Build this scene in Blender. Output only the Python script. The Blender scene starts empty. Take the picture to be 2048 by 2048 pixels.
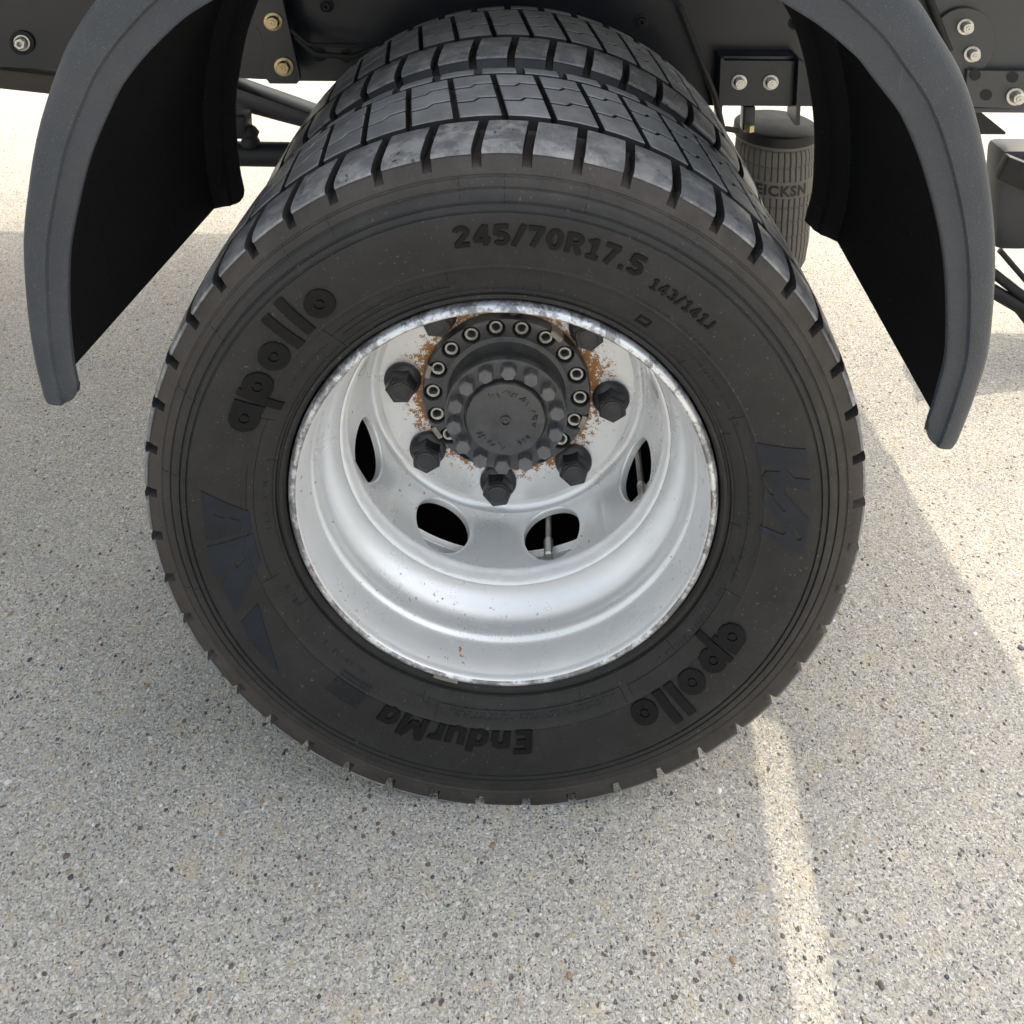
import bpy, bmesh, math, random
from mathutils import Vector, Matrix, noise
from mathutils.geometry import tessellate_polygon
random.seed(7)
sc = bpy.context.scene
PI = math.pi
D2R = math.radians

# ------------------------------------------------------------------ camera
cd = bpy.data.cameras.new('camera')
cam = bpy.data.objects.new('camera', cd)
sc.collection.objects.link(cam)
sc.camera = cam
cam.location = (0.02868, -0.91802, 1.17800)
cam.rotation_euler = (PI / 2 - 0.16440, 0.0, 0.01977)
cd.sensor_width = 36.0
cd.lens = 33.364
cd.shift_y = -0.57324          # the picture is the lower part of a wide view
cd.clip_start = 0.02
cd.clip_end = 500

# ------------------------------------------------------------------ sky, sun, exposure
SX, SY = 0.62, 0.55
SUN = Vector((SX, SY, 1.0)).normalized()
w = bpy.data.worlds.new('World')
sc.world = w
w.use_nodes = True
nt = w.node_tree
nt.nodes.clear()
sky = nt.nodes.new('ShaderNodeTexSky')
sky.sky_type = 'NISHITA'
sky.sun_disc = False
sky.sun_elevation = math.asin(SUN.z)
sky.sun_rotation = math.atan2(SUN.x, SUN.y)
sky.air_density = 2.0
sky.dust_density = 7.0
sky.ozone_density = 1.0
bg = nt.nodes.new('ShaderNodeBackground')
bg.inputs['Strength'].default_value = 0.15
wo = nt.nodes.new('ShaderNodeOutputWorld')
hs = nt.nodes.new('ShaderNodeHueSaturation')       # thin bright haze: a whiter sky
hs.inputs['Saturation'].default_value = 0.46
hs.inputs['Value'].default_value = 1.5
nt.links.new(sky.outputs[0], hs.inputs['Color'])
nt.links.new(hs.outputs[0], bg.inputs['Color'])
nt.links.new(bg.outputs[0], wo.inputs['Surface'])
ld = bpy.data.lights.new('sun', 'SUN')
ld.energy = 2.0
ld.angle = D2R(0.5)
ld.color = (1.0, 0.88, 0.68)
sun = bpy.data.objects.new('sun', ld)
sc.collection.objects.link(sun)
sun.rotation_euler = SUN.to_track_quat('Z', 'Y').to_euler()
sc.view_settings.view_transform = 'Standard'
sc.view_settings.look = 'None'
sc.view_settings.gamma = 1.0
sc.view_settings.use_curve_mapping = False
sc.view_settings.exposure = 0.80
sc.cycles.max_bounces = 8

Z0 = 0.39          # wheel centre above the ground

# ------------------------------------------------------------------ object helpers
COL = sc.collection


def link(o, parent=None):
    COL.objects.link(o)
    if parent is not None:
        o.parent = parent
    return o


def tag(o, label=None, cat=None, group=None, kind=None):
    if label: o['label'] = label
    if cat: o['category'] = cat
    if group: o['group'] = group
    if kind: o['kind'] = kind
    return o


def empty(name, loc):
    o = bpy.data.objects.new(name, None)
    o.location = loc
    o.empty_display_size = 0.05
    return link(o)


class MB:
    """collects vertices and faces for ONE mesh"""
    def __init__(s):
        s.v = []; s.f = []

    def add(s, vs, fs):
        n = len(s.v)
        s.v += [tuple(p) for p in vs]
        s.f += [tuple(i + n for i in f) for f in fs]

    def mesh(s, name, m, smooth=40, fix=True, side=None, side_faces=()):
        me = bpy.data.meshes.new(name)
        me.from_pydata(s.v, [], s.f)
        if fix:
            b = bmesh.new(); b.from_mesh(me)
            bmesh.ops.recalc_face_normals(b, faces=b.faces)
            b.to_mesh(me); b.free()
        if smooth:
            me.shade_smooth()
            me.set_sharp_from_angle(angle=D2R(smooth))
        me.materials.append(m)
        if side is not None:
            me.materials.append(side)
            for i in side_faces: me.polygons[i].material_index = 1
        me.update()
        return me

    def build(s, name, m, parent=None, smooth=40, loc=(0, 0, 0), fix=True):
        o = bpy.data.objects.new(name, s.mesh(name, m, smooth, fix))
        o.location = loc
        return link(o, parent)

    def box(s, c, d, rot=None):
        x, y, z = d[0] / 2, d[1] / 2, d[2] / 2
        vs = [Vector((a, b, e)) for a in (-x, x) for b in (-y, y) for e in (-z, z)]
        if rot is not None: vs = [rot @ p for p in vs]
        c = Vector(c)
        s.add([p + c for p in vs], [(0, 1, 3, 2), (4, 6, 7, 5), (0, 4, 5, 1), (2, 3, 7, 6), (0, 2, 6, 4), (1, 5, 7, 3)])

    def bbox(s, c, d, b=0.003, rot=None):
        """box with chamfered edges"""
        bm = bmesh.new()
        bmesh.ops.create_cube(bm, size=1)
        for v in bm.verts: v.co = Vector((v.co.x * d[0], v.co.y * d[1], v.co.z * d[2]))
        bmesh.ops.bevel(bm, geom=bm.edges[:], offset=b, segments=2, affect='EDGES', profile=0.5)
        bm.verts.index_update()
        c = Vector(c)
        s.add([(rot @ v.co if rot is not None else v.co) + c for v in bm.verts], [[v.index for v in f.verts] for f in bm.faces])
        bm.free()

    def tube(s, pts, r, n=12, caps=True):
        pts = [Vector(p) for p in pts]
        rs = r if isinstance(r, (list, tuple)) else [r] * len(pts)
        vs = []; fs = []
        up = Vector((0.123, 0.31, 0.9)).normalized()
        for i, p in enumerate(pts):
            t = (pts[min(i + 1, len(pts) - 1)] - pts[max(i - 1, 0)]).normalized()
            a = t.cross(up).normalized(); b = t.cross(a)
            for k in range(n):
                th = 2 * PI * k / n
                vs.append(p + (a * math.cos(th) + b * math.sin(th)) * rs[i])
        for i in range(len(pts) - 1):
            for k in range(n):
                k2 = (k + 1) % n
                fs.append((i * n + k, i * n + k2, (i + 1) * n + k2, (i + 1) * n + k))
        if caps:
            fs.append(tuple(range(n))); fs.append(tuple(range((len(pts) - 1) * n, len(pts) * n)))
        s.add(vs, fs)

    def lathe(s, prof, n, a0=0.0, a1=2 * PI, org=(0, 0, 0), cap0=False, cap1=False, axis='y'):
        """prof of (radius, along-axis) about the Y axis (or Z)"""
        full = abs(a1 - a0 - 2 * PI) < 1e-6
        m = n if full else n + 1
        vs = []; fs = []
        for k in range(m):
            a = a0 + (a1 - a0) * k / n
            for (r, y) in prof:
                if axis == 'y': p = (r * math.sin(a), y, r * math.cos(a))
                else: p = (r * math.sin(a), r * math.cos(a), y)
                vs.append((p[0] + org[0], p[1] + org[1], p[2] + org[2]))
        L = len(prof)
        for k in range(n):
            k2 = (k + 1) % m if full else k + 1
            for i in range(L - 1):
                fs.append((k * L + i, k * L + i + 1, k2 * L + i + 1, k2 * L + i))
        if cap0: fs.append(tuple(k * L for k in range(m)))
        if cap1: fs.append(tuple(k * L + L - 1 for k in range(m)))
        s.add(vs, fs)

    def prism(s, poly, y0, y1, chamf=0.0):
        """poly of (x, z) extruded from y0 (front) to y1 (back)"""
        n = len(poly)
        cx = sum(p[0] for p in poly) / n; cz = sum(p[1] for p in poly) / n
        rings = []
        if chamf:
            def ins(p):
                d = math.hypot(p[0] - cx, p[1] - cz); k = max(0, 1 - chamf / max(d, 1e-6))
                return (cx + (p[0] - cx) * k, cz + (p[1] - cz) * k)
            rings = [[(ins(p)[0], y0, ins(p)[1]) for p in poly], [(p[0], y0 + chamf, p[1]) for p in poly], [(p[0], y1, p[1]) for p in poly]]
        else:
            rings = [[(p[0], y0, p[1]) for p in poly], [(p[0], y1, p[1]) for p in poly]]
        vs = sum(rings, []); fs = [tuple(range(n))]
        for i in range(len(rings) - 1):
            for k in range(n):
                k2 = (k + 1) % n
                fs.append((i * n + k, i * n + k2, (i + 1) * n + k2, (i + 1) * n + k))
        fs.append(tuple(range((len(rings) - 1) * n, len(rings) * n)))
        s.add(vs, fs)


def lerp_table(tab, x):
    """tab of (x, y) ascending"""
    if x <= tab[0][0]: return tab[0][1]
    for (x0, y0), (x1, y1) in zip(tab, tab[1:]):
        if x <= x1: return y0 + (y1 - y0) * (x - x0) / (x1 - x0)
    return tab[-1][1]


# ------------------------------------------------------------------ material helpers
class NT:
    def __init__(s, name):
        s.m = bpy.data.materials.new(name); s.m.use_nodes = True
        s.t = s.m.node_tree; s.n = s.t.nodes
        s.p = s.n['Principled BSDF']
        s.co = s.n.new('ShaderNodeTexCoord').outputs['Object']

    def link(s, a, b): s.t.links.new(a, b)

    def jitter(s):
        # repeats share a mesh: move the texture by the object's own random number
        oi = s.n.new('ShaderNodeObjectInfo')
        k = s.n.new('ShaderNodeVectorMath'); k.operation = 'SCALE'; k.inputs[0].default_value = (37.0, 19.0, 53.0)
        s.link(oi.outputs['Random'], k.inputs['Scale'])
        a = s.n.new('ShaderNodeVectorMath'); a.operation = 'ADD'
        s.link(s.co, a.inputs[0]); s.link(k.outputs[0], a.inputs[1])
        s.co0 = s.co; s.co = a.outputs[0]

    def set(s, **k):
        for a, v in k.items(): s.p.inputs[a.replace('_', ' ')].default_value = v

    def noise(s, scale, detail=4, rough=0.55, vec=None, dist=0.0):
        o = s.n.new('ShaderNodeTexNoise')
        o.inputs['Scale'].default_value = scale; o.inputs['Detail'].default_value = detail
        o.inputs['Roughness'].default_value = rough; o.inputs['Distortion'].default_value = dist
        s.link(vec or s.co, o.inputs['Vector'])
        return o.outputs['Fac']

    def vor(s, scale, feature='F1', out='Distance', rnd=1.0, vec=None):
        o = s.n.new('ShaderNodeTexVoronoi'); o.feature = feature
        o.inputs['Scale'].default_value = scale; o.inputs['Randomness'].default_value = rnd
        s.link(vec or s.co, o.inputs['Vector'])
        return o.outputs[out]

    def ramp(s, fac, stops, interp='LINEAR'):
        o = s.n.new('ShaderNodeValToRGB'); r = o.color_ramp; r.interpolation = interp
        while len(r.elements) < len(stops): r.elements.new(0.5)
        for e, (p, c) in zip(r.elements, stops):
            e.position = p
            e.color = (c, c, c, 1) if not isinstance(c, (tuple, list)) else (*c, 1)
        s.link(fac, o.inputs['Fac'])
        return o.outputs['Color']

    def mix(s, fac, a, b, mode='MIX'):
        o = s.n.new('ShaderNodeMix'); o.data_type = 'RGBA'; o.blend_type = mode
        for sock, v in ((o.inputs[0], fac), (o.inputs[6], a), (o.inputs[7], b)):
            if isinstance(v, (int, float)): sock.default_value = v
            elif isinstance(v, (tuple, list)): sock.default_value = (*v, 1)
            else: s.link(v, sock)
        return o.outputs[2]

    def math(s, op, a, b=0.0, clamp=False):
        o = s.n.new('ShaderNodeMath'); o.operation = op; o.use_clamp = clamp
        for sock, v in zip(o.inputs, (a, b)):
            if isinstance(v, (int, float)): sock.default_value = v
            else: s.link(v, sock)
        return o.outputs[0]

    def radius(s, co=None):
        x = s.n.new('ShaderNodeSeparateXYZ'); s.link(co or s.co, x.inputs[0])
        return s.math('SQRT', s.math('ADD', s.math('MULTIPLY', x.outputs[0], x.outputs[0]), s.math('MULTIPLY', x.outputs[2], x.outputs[2])))

    def xyz(s):
        x = s.n.new('ShaderNodeSeparateXYZ'); s.link(s.co, x.inputs[0])
        return x.outputs

    def stretch(s, sx, sy, sz):
        o = s.n.new('ShaderNodeMapping'); o.inputs['Scale'].default_value = (sx, sy, sz)
        s.link(s.co, o.inputs['Vector'])
        return o.outputs[0]

    def color(s, c): s.link(c, s.p.inputs['Base Color'])
    def rough(s, c): s.link(c, s.p.inputs['Roughness'])

    def bump(s, h, strength=0.3, dist=0.001, prev=None):
        o = s.n.new('ShaderNodeBump'); o.inputs['Strength'].default_value = strength; o.inputs['Distance'].default_value = dist
        s.link(h, o.inputs['Height'])
        if prev is not None: s.link(prev, o.inputs['Normal'])
        s.link(o.outputs[0], s.p.inputs['Normal'])
        return o.outputs[0]


def rubber(name, base=(0.020, 0.020, 0.022), dusty=0.0, scuff=0.0, rough=0.55, spec=0.5):
    t = NT(name)
    t.p.inputs['Specular IOR Level'].default_value = spec
    t.jitter()
    n1 = t.noise(9, 6, 0.6)
    n2 = t.noise(70, 4, 0.6)
    c = t.mix(t.ramp(n1, [(0.35, 0.0), (0.7, 1.0)]), base, tuple(v * 1.5 for v in base))
    if dusty:
        # road dust kept on the outer, rubbing part of the side wall
        r = t.radius(t.co0)
        zone = t.ramp(t.math('MULTIPLY', r, 2.0), [(0.70, 0.0), (0.755, 1.0)])
        d = t.math('MULTIPLY', zone, t.ramp(n1, [(0.3, 0.45), (0.7, 1.0)]))
        c = t.mix(t.math('MULTIPLY', d, dusty), c, (0.085, 0.070, 0.060))
        c = t.mix(t.ramp(t.noise(300, 2, 0.5), [(0.69, 0.0), (0.74, 0.5)]), c, (0.16, 0.15, 0.14))
    if scuff:
        g = t.noise(30, 6, 0.72)
        c = t.mix(t.math('MULTIPLY', t.ramp(g, [(0.46, 0.0), (0.58, 1.0)]), scuff), c, (0.27, 0.27, 0.275))
        c = t.mix(t.math('MULTIPLY', t.ramp(t.noise(24, 5, 0.7, dist=0.8), [(0.36, 1.0), (0.44, 0.0)]), 0.6), c, (0.028, 0.028, 0.030))
        c = t.mix(t.ramp(t.noise(60, 3, 0.5, vec=t.stretch(0.25, 1, 3)), [(0.70, 0.0), (0.715, 0.6)]), c, (0.33, 0.32, 0.30))
        c = t.mix(t.ramp(t.noise(260, 2, 0.5), [(0.70, 0.0), (0.72, 0.8)]), c, (0.40, 0.38, 0.35))
        c = t.mix(t.ramp(t.noise(120, 2, 0.4), [(0.27, 0.8), (0.30, 0.0)]), c, (0.008, 0.008, 0.008))
    c = t.mix(1.0, c, t.ramp(t.noise(26, 6, 0.7), [(0.3, 0.72), (0.7, 1.25)]), 'MULTIPLY')
    t.color(c)
    n4 = t.noise(20, 5, 0.65)
    t.rough(t.math('ADD', t.ramp(n2, [(0.2, rough - 0.16), (0.8, rough - 0.02)]), t.math('MULTIPLY', n4, 0.2)))
    nb = t.bump(t.noise(420, 4, 0.7), 0.45, 0.0007)
    t.bump(t.noise(60, 4, 0.6), 0.18, 0.002, prev=nb)
    return t.m


def silver_paint():
    t = NT('silver_paint')
    n1 = t.noise(14, 5, 0.6); n2 = t.noise(120, 6, 0.7); n3 = t.noise(520, 3, 0.6)
    c = t.mix(t.ramp(n1, [(0.3, 0.0), (0.75, 1.0)]), (0.81, 0.82, 0.83), (0.87, 0.875, 0.88))
    r = t.radius()
    # rust creeping out from under the hub flange
    near = t.ramp(t.math('MULTIPLY', r, 4.0), [(0.40, 1.0), (0.436, 0.70), (0.50, 0.42), (0.60, 0.0)])
    blot = t.math('ADD', t.math('MULTIPLY', n2, 0.62), t.math('MULTIPLY', n3, 0.38))
    a = t.math('ADD', blot, t.math('MULTIPLY', near, 0.275))
    a = t.math('ADD', a, t.math('MULTIPLY', t.math('SUBTRACT', t.noise(16, 3, 0.5), 0.5), 0.34))
    m = t.ramp(a, [(0.625, 0.0), (0.665, 1.0)])
    m = t.math('MULTIPLY', m, t.ramp(near, [(0.02, 0.0), (0.08, 1.0)]))
    rust = t.mix(n3, (0.17, 0.062, 0.016), (0.50, 0.25, 0.085))
    # a few freckles anywhere
    fr = t.math('MULTIPLY', t.ramp(t.noise(150, 4, 0.6), [(0.655, 0.0), (0.685, 1.0)]), t.ramp(t.noise(10, 2, 0.5), [(0.50, 0.0), (0.58, 1.0)]))
    c = t.mix(t.math('MULTIPLY', t.ramp(t.noise(5, 3, 0.5, vec=t.stretch(1, 3, 1)), [(0.42, 0.0), (0.8, 1.0)]), 0.25), c, (0.52, 0.51, 0.49))
    m = t.math('MAXIMUM', m, fr)
    t.color(t.mix(m, c, rust))
    t.link(t.math('MULTIPLY', t.math('SUBTRACT', 1.0, m), 0.42), t.p.inputs['Metallic'])
    t.rough(t.math('ADD', t.math('MULTIPLY', m, 0.45), t.ramp(n1, [(0.2, 0.24), (0.8, 0.33)])))
    t.bump(t.math('ADD', t.math('MULTIPLY', m, 0.5), t.math('MULTIPLY', n3, 0.15)), 0.25, 0.0008)
    return t.m


def worn_lip():
    t = NT('scraped_rim_edge')
    n = t.noise(30, 6, 0.72, dist=0.6); n2 = t.noise(230, 4, 0.7)
    f = t.ramp(t.math('ADD', t.math('MULTIPLY', n, 0.7), t.math('MULTIPLY', n2, 0.3)), [(0.44, 0.0), (0.50, 0.5), (0.53, 1.0)])
    c = t.mix(f, (0.24, 0.245, 0.26), (0.72, 0.74, 0.77))
    rr = t.radius()
    band = t.ramp(t.math('MULTIPLY', rr, 4.0), [(0.895, 0.0), (0.898, 1.0), (0.904, 1.0), (0.910, 0.0)])
    ru = t.math('MULTIPLY', band, t.ramp(t.noise(40, 5, 0.7), [(0.42, 0.0), (0.58, 1.0)]))
    c = t.mix(t.math('MULTIPLY', ru, 0.6), c, (0.15, 0.085, 0.05))
    t.color(c)
    t.set(Metallic=0.75)
    t.rough(t.ramp(n2, [(0.3, 0.25), (0.7, 0.5)]))
    t.bump(n, 0.4, 0.001)
    return t.m


def plain(name, c, rough=0.5, metal=0.0, var=0.25, scale=30, bump=0.12, bscale=250, spec=0.5):
    t = NT(name)
    n = t.noise(scale, 5, 0.6)
    t.color(t.mix(n, tuple(v * (1 - var) for v in c), tuple(v * (1 + var) for v in c)))
    t.set(Metallic=metal)
    t.p.inputs['Specular IOR Level'].default_value = spec
    t.rough(t.ramp(n, [(0.2, max(0.05, rough - 0.08)), (0.8, rough + 0.08)]))
    if bump: t.bump(t.noise(bscale, 3, 0.6), bump, 0.0006)
    return t.m


def cast_iron(name, k):
    t = NT(name)
    t.jitter()
    n = t.noise(45, 6, 0.7); n2 = t.noise(300, 3, 0.6)
    c = t.mix(n, (0.034 * k, 0.035 * k, 0.038 * k), (0.098 * k, 0.101 * k, 0.108 * k))
    c = t.mix(t.ramp(t.noise(22, 4, 0.6), [(0.62, 0.0), (0.70, 0.5)]), c, (0.20, 0.19, 0.17))
    c = t.mix(t.ramp(n2, [(0.70, 0.0), (0.74, 0.6)]), c, (0.30, 0.29, 0.27))
    t.color(c); t.set(Metallic=0.5)
    t.rough(t.ramp(n, [(0.2, 0.28), (0.8, 0.48)]))
    t.bump(t.math('ADD', n2, n), 0.22, 0.0008)
    return t.m


def plastic():
    t = NT('grained_plastic')
    n = t.noise(16, 5, 0.6)
    c = t.mix(n, (0.025, 0.031, 0.041), (0.039, 0.047, 0.060))
    c = t.mix(t.ramp(t.noise(760, 2, 0.5), [(0.66, 0.0), (0.71, 0.5)]), c, (0.26, 0.27, 0.28))
    c = t.mix(t.math('MULTIPLY', t.ramp(t.noise(9, 6, 0.7), [(0.42, 0.0), (0.68, 1.0)]), 0.30), c, (0.080, 0.083, 0.087))
    c = t.mix(t.math('MULTIPLY', t.ramp(t.noise(34, 3, 0.5, vec=t.stretch(3.5, 1, 0.35), dist=0.3), [(0.71, 0.0), (0.73, 1.0)]), 0.18), c, (0.15, 0.155, 0.16))
    t.color(c)
    t.rough(t.ramp(n, [(0.2, 0.48), (0.8, 0.6)]))
    t.bump(t.noise(330, 3, 0.65), 0.55, 0.0012)
    return t.m


def speckled_black():
    t = NT('matt_black_plastic')
    c = t.mix(t.noise(12, 5, 0.6), (0.0045, 0.0045, 0.005), (0.009, 0.009, 0.0095))
    c = t.mix(t.ramp(t.noise(520, 2, 0.5), [(0.70, 0.0), (0.74, 0.6)]), c, (0.12, 0.12, 0.12))
    t.color(c); t.set(Roughness=0.75)
    t.p.inputs['Specular IOR Level'].default_value = 0.2
    t.bump(t.noise(300, 3, 0.6), 0.3, 0.0008)
    return t.m


def brass(name='yellow_zinc', c=(0.48, 0.40, 0.24)):
    t = NT(name)
    n = t.noise(90, 4, 0.6)
    t.color(t.mix(n, tuple(v * 0.75 for v in c), c))
    t.set(Metallic=0.85); t.rough(t.ramp(n, [(0.2, 0.22), (0.8, 0.42)]))
    return t.m


def asphalt():
    t = NT('exposed_aggregate_ground')
    big = t.noise(1.6, 4, 0.55); mid = t.noise(7, 5, 0.6)
    nn = t.n.new('ShaderNodeTexNoise'); nn.inputs['Scale'].default_value = 160; nn.inputs['Detail'].default_value = 3
    t.link(t.co, nn.inputs['Vector'])
    wob = t.n.new('ShaderNodeMix'); wob.data_type = 'VECTOR'; wob.inputs[0].default_value = 0.007
    t.link(t.co, wob.inputs[4]); t.link(nn.outputs['Color'], wob.inputs[5])
    v = wob.outputs[1]
    def cells(scale):
        o = t.n.new('ShaderNodeTexVoronoi'); o.inputs['Scale'].default_value = scale
        t.link(v, o.inputs['Vector'])
        x = t.n.new('ShaderNodeSeparateXYZ'); t.link(o.outputs['Color'], x.inputs[0])
        return o.outputs['Distance'], x.outputs
    # fine chips of warm grey, cream and white
    d1, r1 = cells(540)
    col = t.ramp(r1[0], [(0.0, (0.24, 0.235, 0.235)), (0.12, (0.34, 0.335, 0.335)), (0.35, (0.43, 0.422, 0.41)), (0.58, (0.50, 0.485, 0.455)), (0.74, (0.55, 0.505, 0.43)), (0.86, (0.60, 0.59, 0.57)), (1.0, (0.74, 0.73, 0.70))])
    # tan and bluish drifts of stone
    col = t.mix(t.ramp(t.noise(34, 4, 0.65), [(0.56, 0.0), (0.68, 0.45)]), col, (0.58, 0.48, 0.33))
    col = t.mix(t.ramp(t.noise(27, 4, 0.65, dist=0.5), [(0.30, 0.45), (0.42, 0.0)]), col, (0.36, 0.37, 0.40))
    # larger stones
    d2, r2 = cells(150)
    col2 = t.ramp(r2[1], [(0.0, (0.30, 0.29, 0.28)), (0.25, (0.48, 0.39, 0.27)), (0.5, (0.42, 0.42, 0.43)), (0.75, (0.60, 0.56, 0.49)), (1.0, (0.76, 0.75, 0.73))])
    pick = t.math('MULTIPLY', t.math('GREATER_THAN', r2[0], 0.80), t.ramp(d2, [(0.36, 1.0), (0.46, 0.0)]))
    col = t.mix(t.math('MULTIPLY', pick, 0.8), col, col2)
    # many tiny dark grains and open pits
    d3, r3 = cells(240)
    dark = t.math('MULTIPLY', t.math('GREATER_THAN', r3[0], 0.66), t.ramp(d3, [(0.17, 1.0), (0.27, 0.0)]))
    d4, r4 = cells(120)
    dark2 = t.math('MULTIPLY', t.math('GREATER_THAN', r4[0], 0.90), t.ramp(d4, [(0.22, 1.0), (0.30, 0.0)]))
    pit = t.ramp(t.noise(300, 3, 0.62, vec=v), [(0.325, 1.0), (0.39, 0.0)])
    col = t.mix(0.04, col, (0.46, 0.45, 0.43))
    dk = t.math('MAXIMUM', t.math('MAXIMUM', dark, dark2), t.math('MULTIPLY', pit, 0.75))
    col = t.mix(t.math('MULTIPLY', dk, 0.85), col, t.mix(r3[1], (0.05, 0.05, 0.058), (0.14, 0.115, 0.095)))
    col = t.mix(1.0, col, t.ramp(t.math('ADD', t.math('MULTIPLY', big, 0.5), t.math('MULTIPLY', mid, 0.5)), [(0.3, (0.80, 0.793, 0.772)), (0.7, (1.06, 1.035, 0.985))]), 'MULTIPLY')
    t.color(col)
    t.set(Roughness=0.85)
    t.p.inputs['Specular IOR Level'].default_value = 0.3
    h = t.math('SUBTRACT', t.math('SUBTRACT', t.noise(240, 4, 0.65), t.math('MULTIPLY', d1, 0.4)), t.math('MULTIPLY', dk, 0.8))
    t.bump(h, 0.9, 0.0024)
    return t.m


M = dict(
    sidewall=rubber('tyre_rubber', base=(0.0125, 0.0126, 0.0132), dusty=0.55, spec=0.42),
    emboss=rubber('embossed_rubber', base=(0.0045, 0.0045, 0.0052), rough=0.55, spec=0.20),
    logo=rubber('polished_rubber', base=(0.009, 0.012, 0.018), rough=0.45, spec=0.30),
    tread=rubber('tread_rubber', base=(0.168, 0.172, 0.181), rough=0.36),
    shoulder=rubber('scuffed_rubber', base=(0.125, 0.128, 0.135), scuff=0.85, rough=0.32),
    inner_rubber=rubber('plain_rubber', base=(0.018, 0.018, 0.019)),  # rubber without the dust mix, for inner tyre and block sides
    silver=silver_paint(), lip=worn_lip(), iron=cast_iron('dark_cast_steel', 1.35), bolt=cast_iron('worn_bolt_steel', 2.3), nut=cast_iron('oiled_nut_steel', 0.80), plastic=plastic(),
    inner_plastic=speckled_black(),
    weld=plain('pale_weld_bead', (0.86, 0.865, 0.87), 0.38, 0.1, 0.08, 40, 0.6, 90),
    chassis=plain('chassis_paint', (0.007, 0.010, 0.016), 0.34, 0.0, 0.25, 10, 0.08),
    chassis_grey=plain('grey_steel_paint', (0.052, 0.057, 0.063), 0.42, 0.0, 0.2, 14, 0.1),
    black=plain('black_steel', (0.010, 0.011, 0.012), 0.55, spec=0.35),
    brass=brass(), bright=brass('bright_steel', (0.60, 0.59, 0.56)), dullsteel=plain('dull_steel', (0.30, 0.28, 0.25), 0.4, 0.7, 0.35, 80),
    bellows=plain('dusty_bellows_rubber', (0.125, 0.118, 0.102), 0.75, 0, 0.2, 20, 0.3),
    mark=plain('bellows_print', (0.018, 0.018, 0.018), 0.7),
    beamgrey=plain('beam_paint', (0.027, 0.031, 0.038), 0.45, 0, 0.2, 8, 0.1),
    brown=plain('dirty_brown_steel', (0.060, 0.050, 0.042), 0.6, 0, 0.35, 12),
    deck=plain('deck_steel', (0.20, 0.20, 0.20), 0.5),
    ground=asphalt(),
)

# ------------------------------------------------------------------ ground (one sheet) and its loose stones
g = MB()
N = 60
g.add([(-60, -60, 0), (60, -60, 0), (60, 60, 0), (-60, 60, 0)], [(0, 1, 2, 3)])
tag(g.build('ground', M['ground'], smooth=0), kind='structure')

pm = []
for nm, c in (('dark_stone', (0.055, 0.056, 0.064)), ('grey_stone', (0.22, 0.22, 0.225)), ('tan_stone', (0.30, 0.21, 0.13)), ('white_stone', (0.66, 0.65, 0.63)), ('brown_stone', (0.13, 0.095, 0.075))):
    pm.append(plain(nm, c, 0.6, 0, 0.3, 120, 0.2, 500))
peb = bpy.data.meshes.new('pebbles')
bm = bmesh.new()
ico = bmesh.new(); bmesh.ops.create_icosphere(ico, subdivisions=2, radius=1.0)
iv = [v.co.copy() for v in ico.verts]; ifc = [[v.index for v in f.verts] for f in ico.faces]; ico.free()
rp = random.Random(3)
for i in range(1500):
    near = i < 1050
    x = rp.uniform(-0.75, 0.75) if near else rp.uniform(-2.2, 2.2)
    y = rp.uniform(-0.45, 0.35) if near else rp.uniform(-0.9, 1.6)
    s = rp.choice((0.0011, 0.0014, 0.0017, 0.0021)) if rp.random() < 0.93 else rp.uniform(0.0024, 0.0038)
    th = rp.uniform(0, 6.28); el = rp.uniform(1.0, 1.4)
    hh = rp.uniform(0.28, 0.5)
    mi = rp.choices(range(5), (30, 20, 14, 20, 16))[0]
    ph = Vector((rp.random() * 50, rp.random() * 50, 0))
    vv = []
    for c in iv:
        k = 1 + 0.45 * noise.noise(c * 1.1 + ph)
        px, py, pz = c.x * s * el * k, c.y * s * k, c.z * s * hh * k
        vv.append(bm.verts.new((x + px * math.cos(th) - py * math.sin(th), y + px * math.sin(th) + py * math.cos(th), 0.0002 + pz)))
    for f in ifc:
        if all(iv[k].z < -0.3 for k in f): continue
        fc = bm.faces.new([vv[k] for k in f]); fc.material_index = mi; fc.smooth = True
bm.to_mesh(peb); bm.free()
for m_ in pm: peb.materials.append(m_)
po = link(bpy.data.objects.new('pebbles', peb))
tag(po, 'small dark, tan and white pebbles set in the pale ground', kind='stuff')

# ------------------------------------------------------------------ unseen truck bed, its outline, slot and board shaped to cast the shade
bed = empty('unseen_truck_bed', (-1.0, 1.1, 1.2))
tag(bed, 'unseen grey steel truck bed above the chassis, shaped to cast the shade and light strip', 'truck bed')
def slab(poly, z0, z1, name):
    b_ = MB(); n = len(poly)
    vs = [(x + 1.0, y - 1.1, z0 - 1.2) for x, y in poly] + [(x + 1.0, y - 1.1, z1 - 1.2) for x, y in poly]
    b_.add(vs, [tuple(range(n)), tuple(range(n, 2 * n))] + [(k, (k + 1) % n, n + (k + 1) % n, n + k) for k in range(n)])
    return b_.build(name, M['deck'], bed, smooth=0)
ND, FD, DB, DT = 0.28, 1.92, 1.06, 1.072
DX, DY = SX * DB, SY * DB            # how far the deck's shadow is carried along the ground
slab([(-4.0, ND), (0.276 + DX, ND), (0.307 + DX, 0.085 + DY), (0.309 + DX, FD), (-4.0, FD)], DB, DT, 'shade_deck_panel')
slab([(0.325 + DX, ND), (0.694 + DX, ND), (0.620 + DX, FD), (0.312 + DX, FD), (0.312 + DX, 0.125 + DY), (0.355 + DX, 0.095 + DY)], DB, DT, 'shade_deck_panel')  # slot between the panels is shaped to let the light strip through
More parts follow.
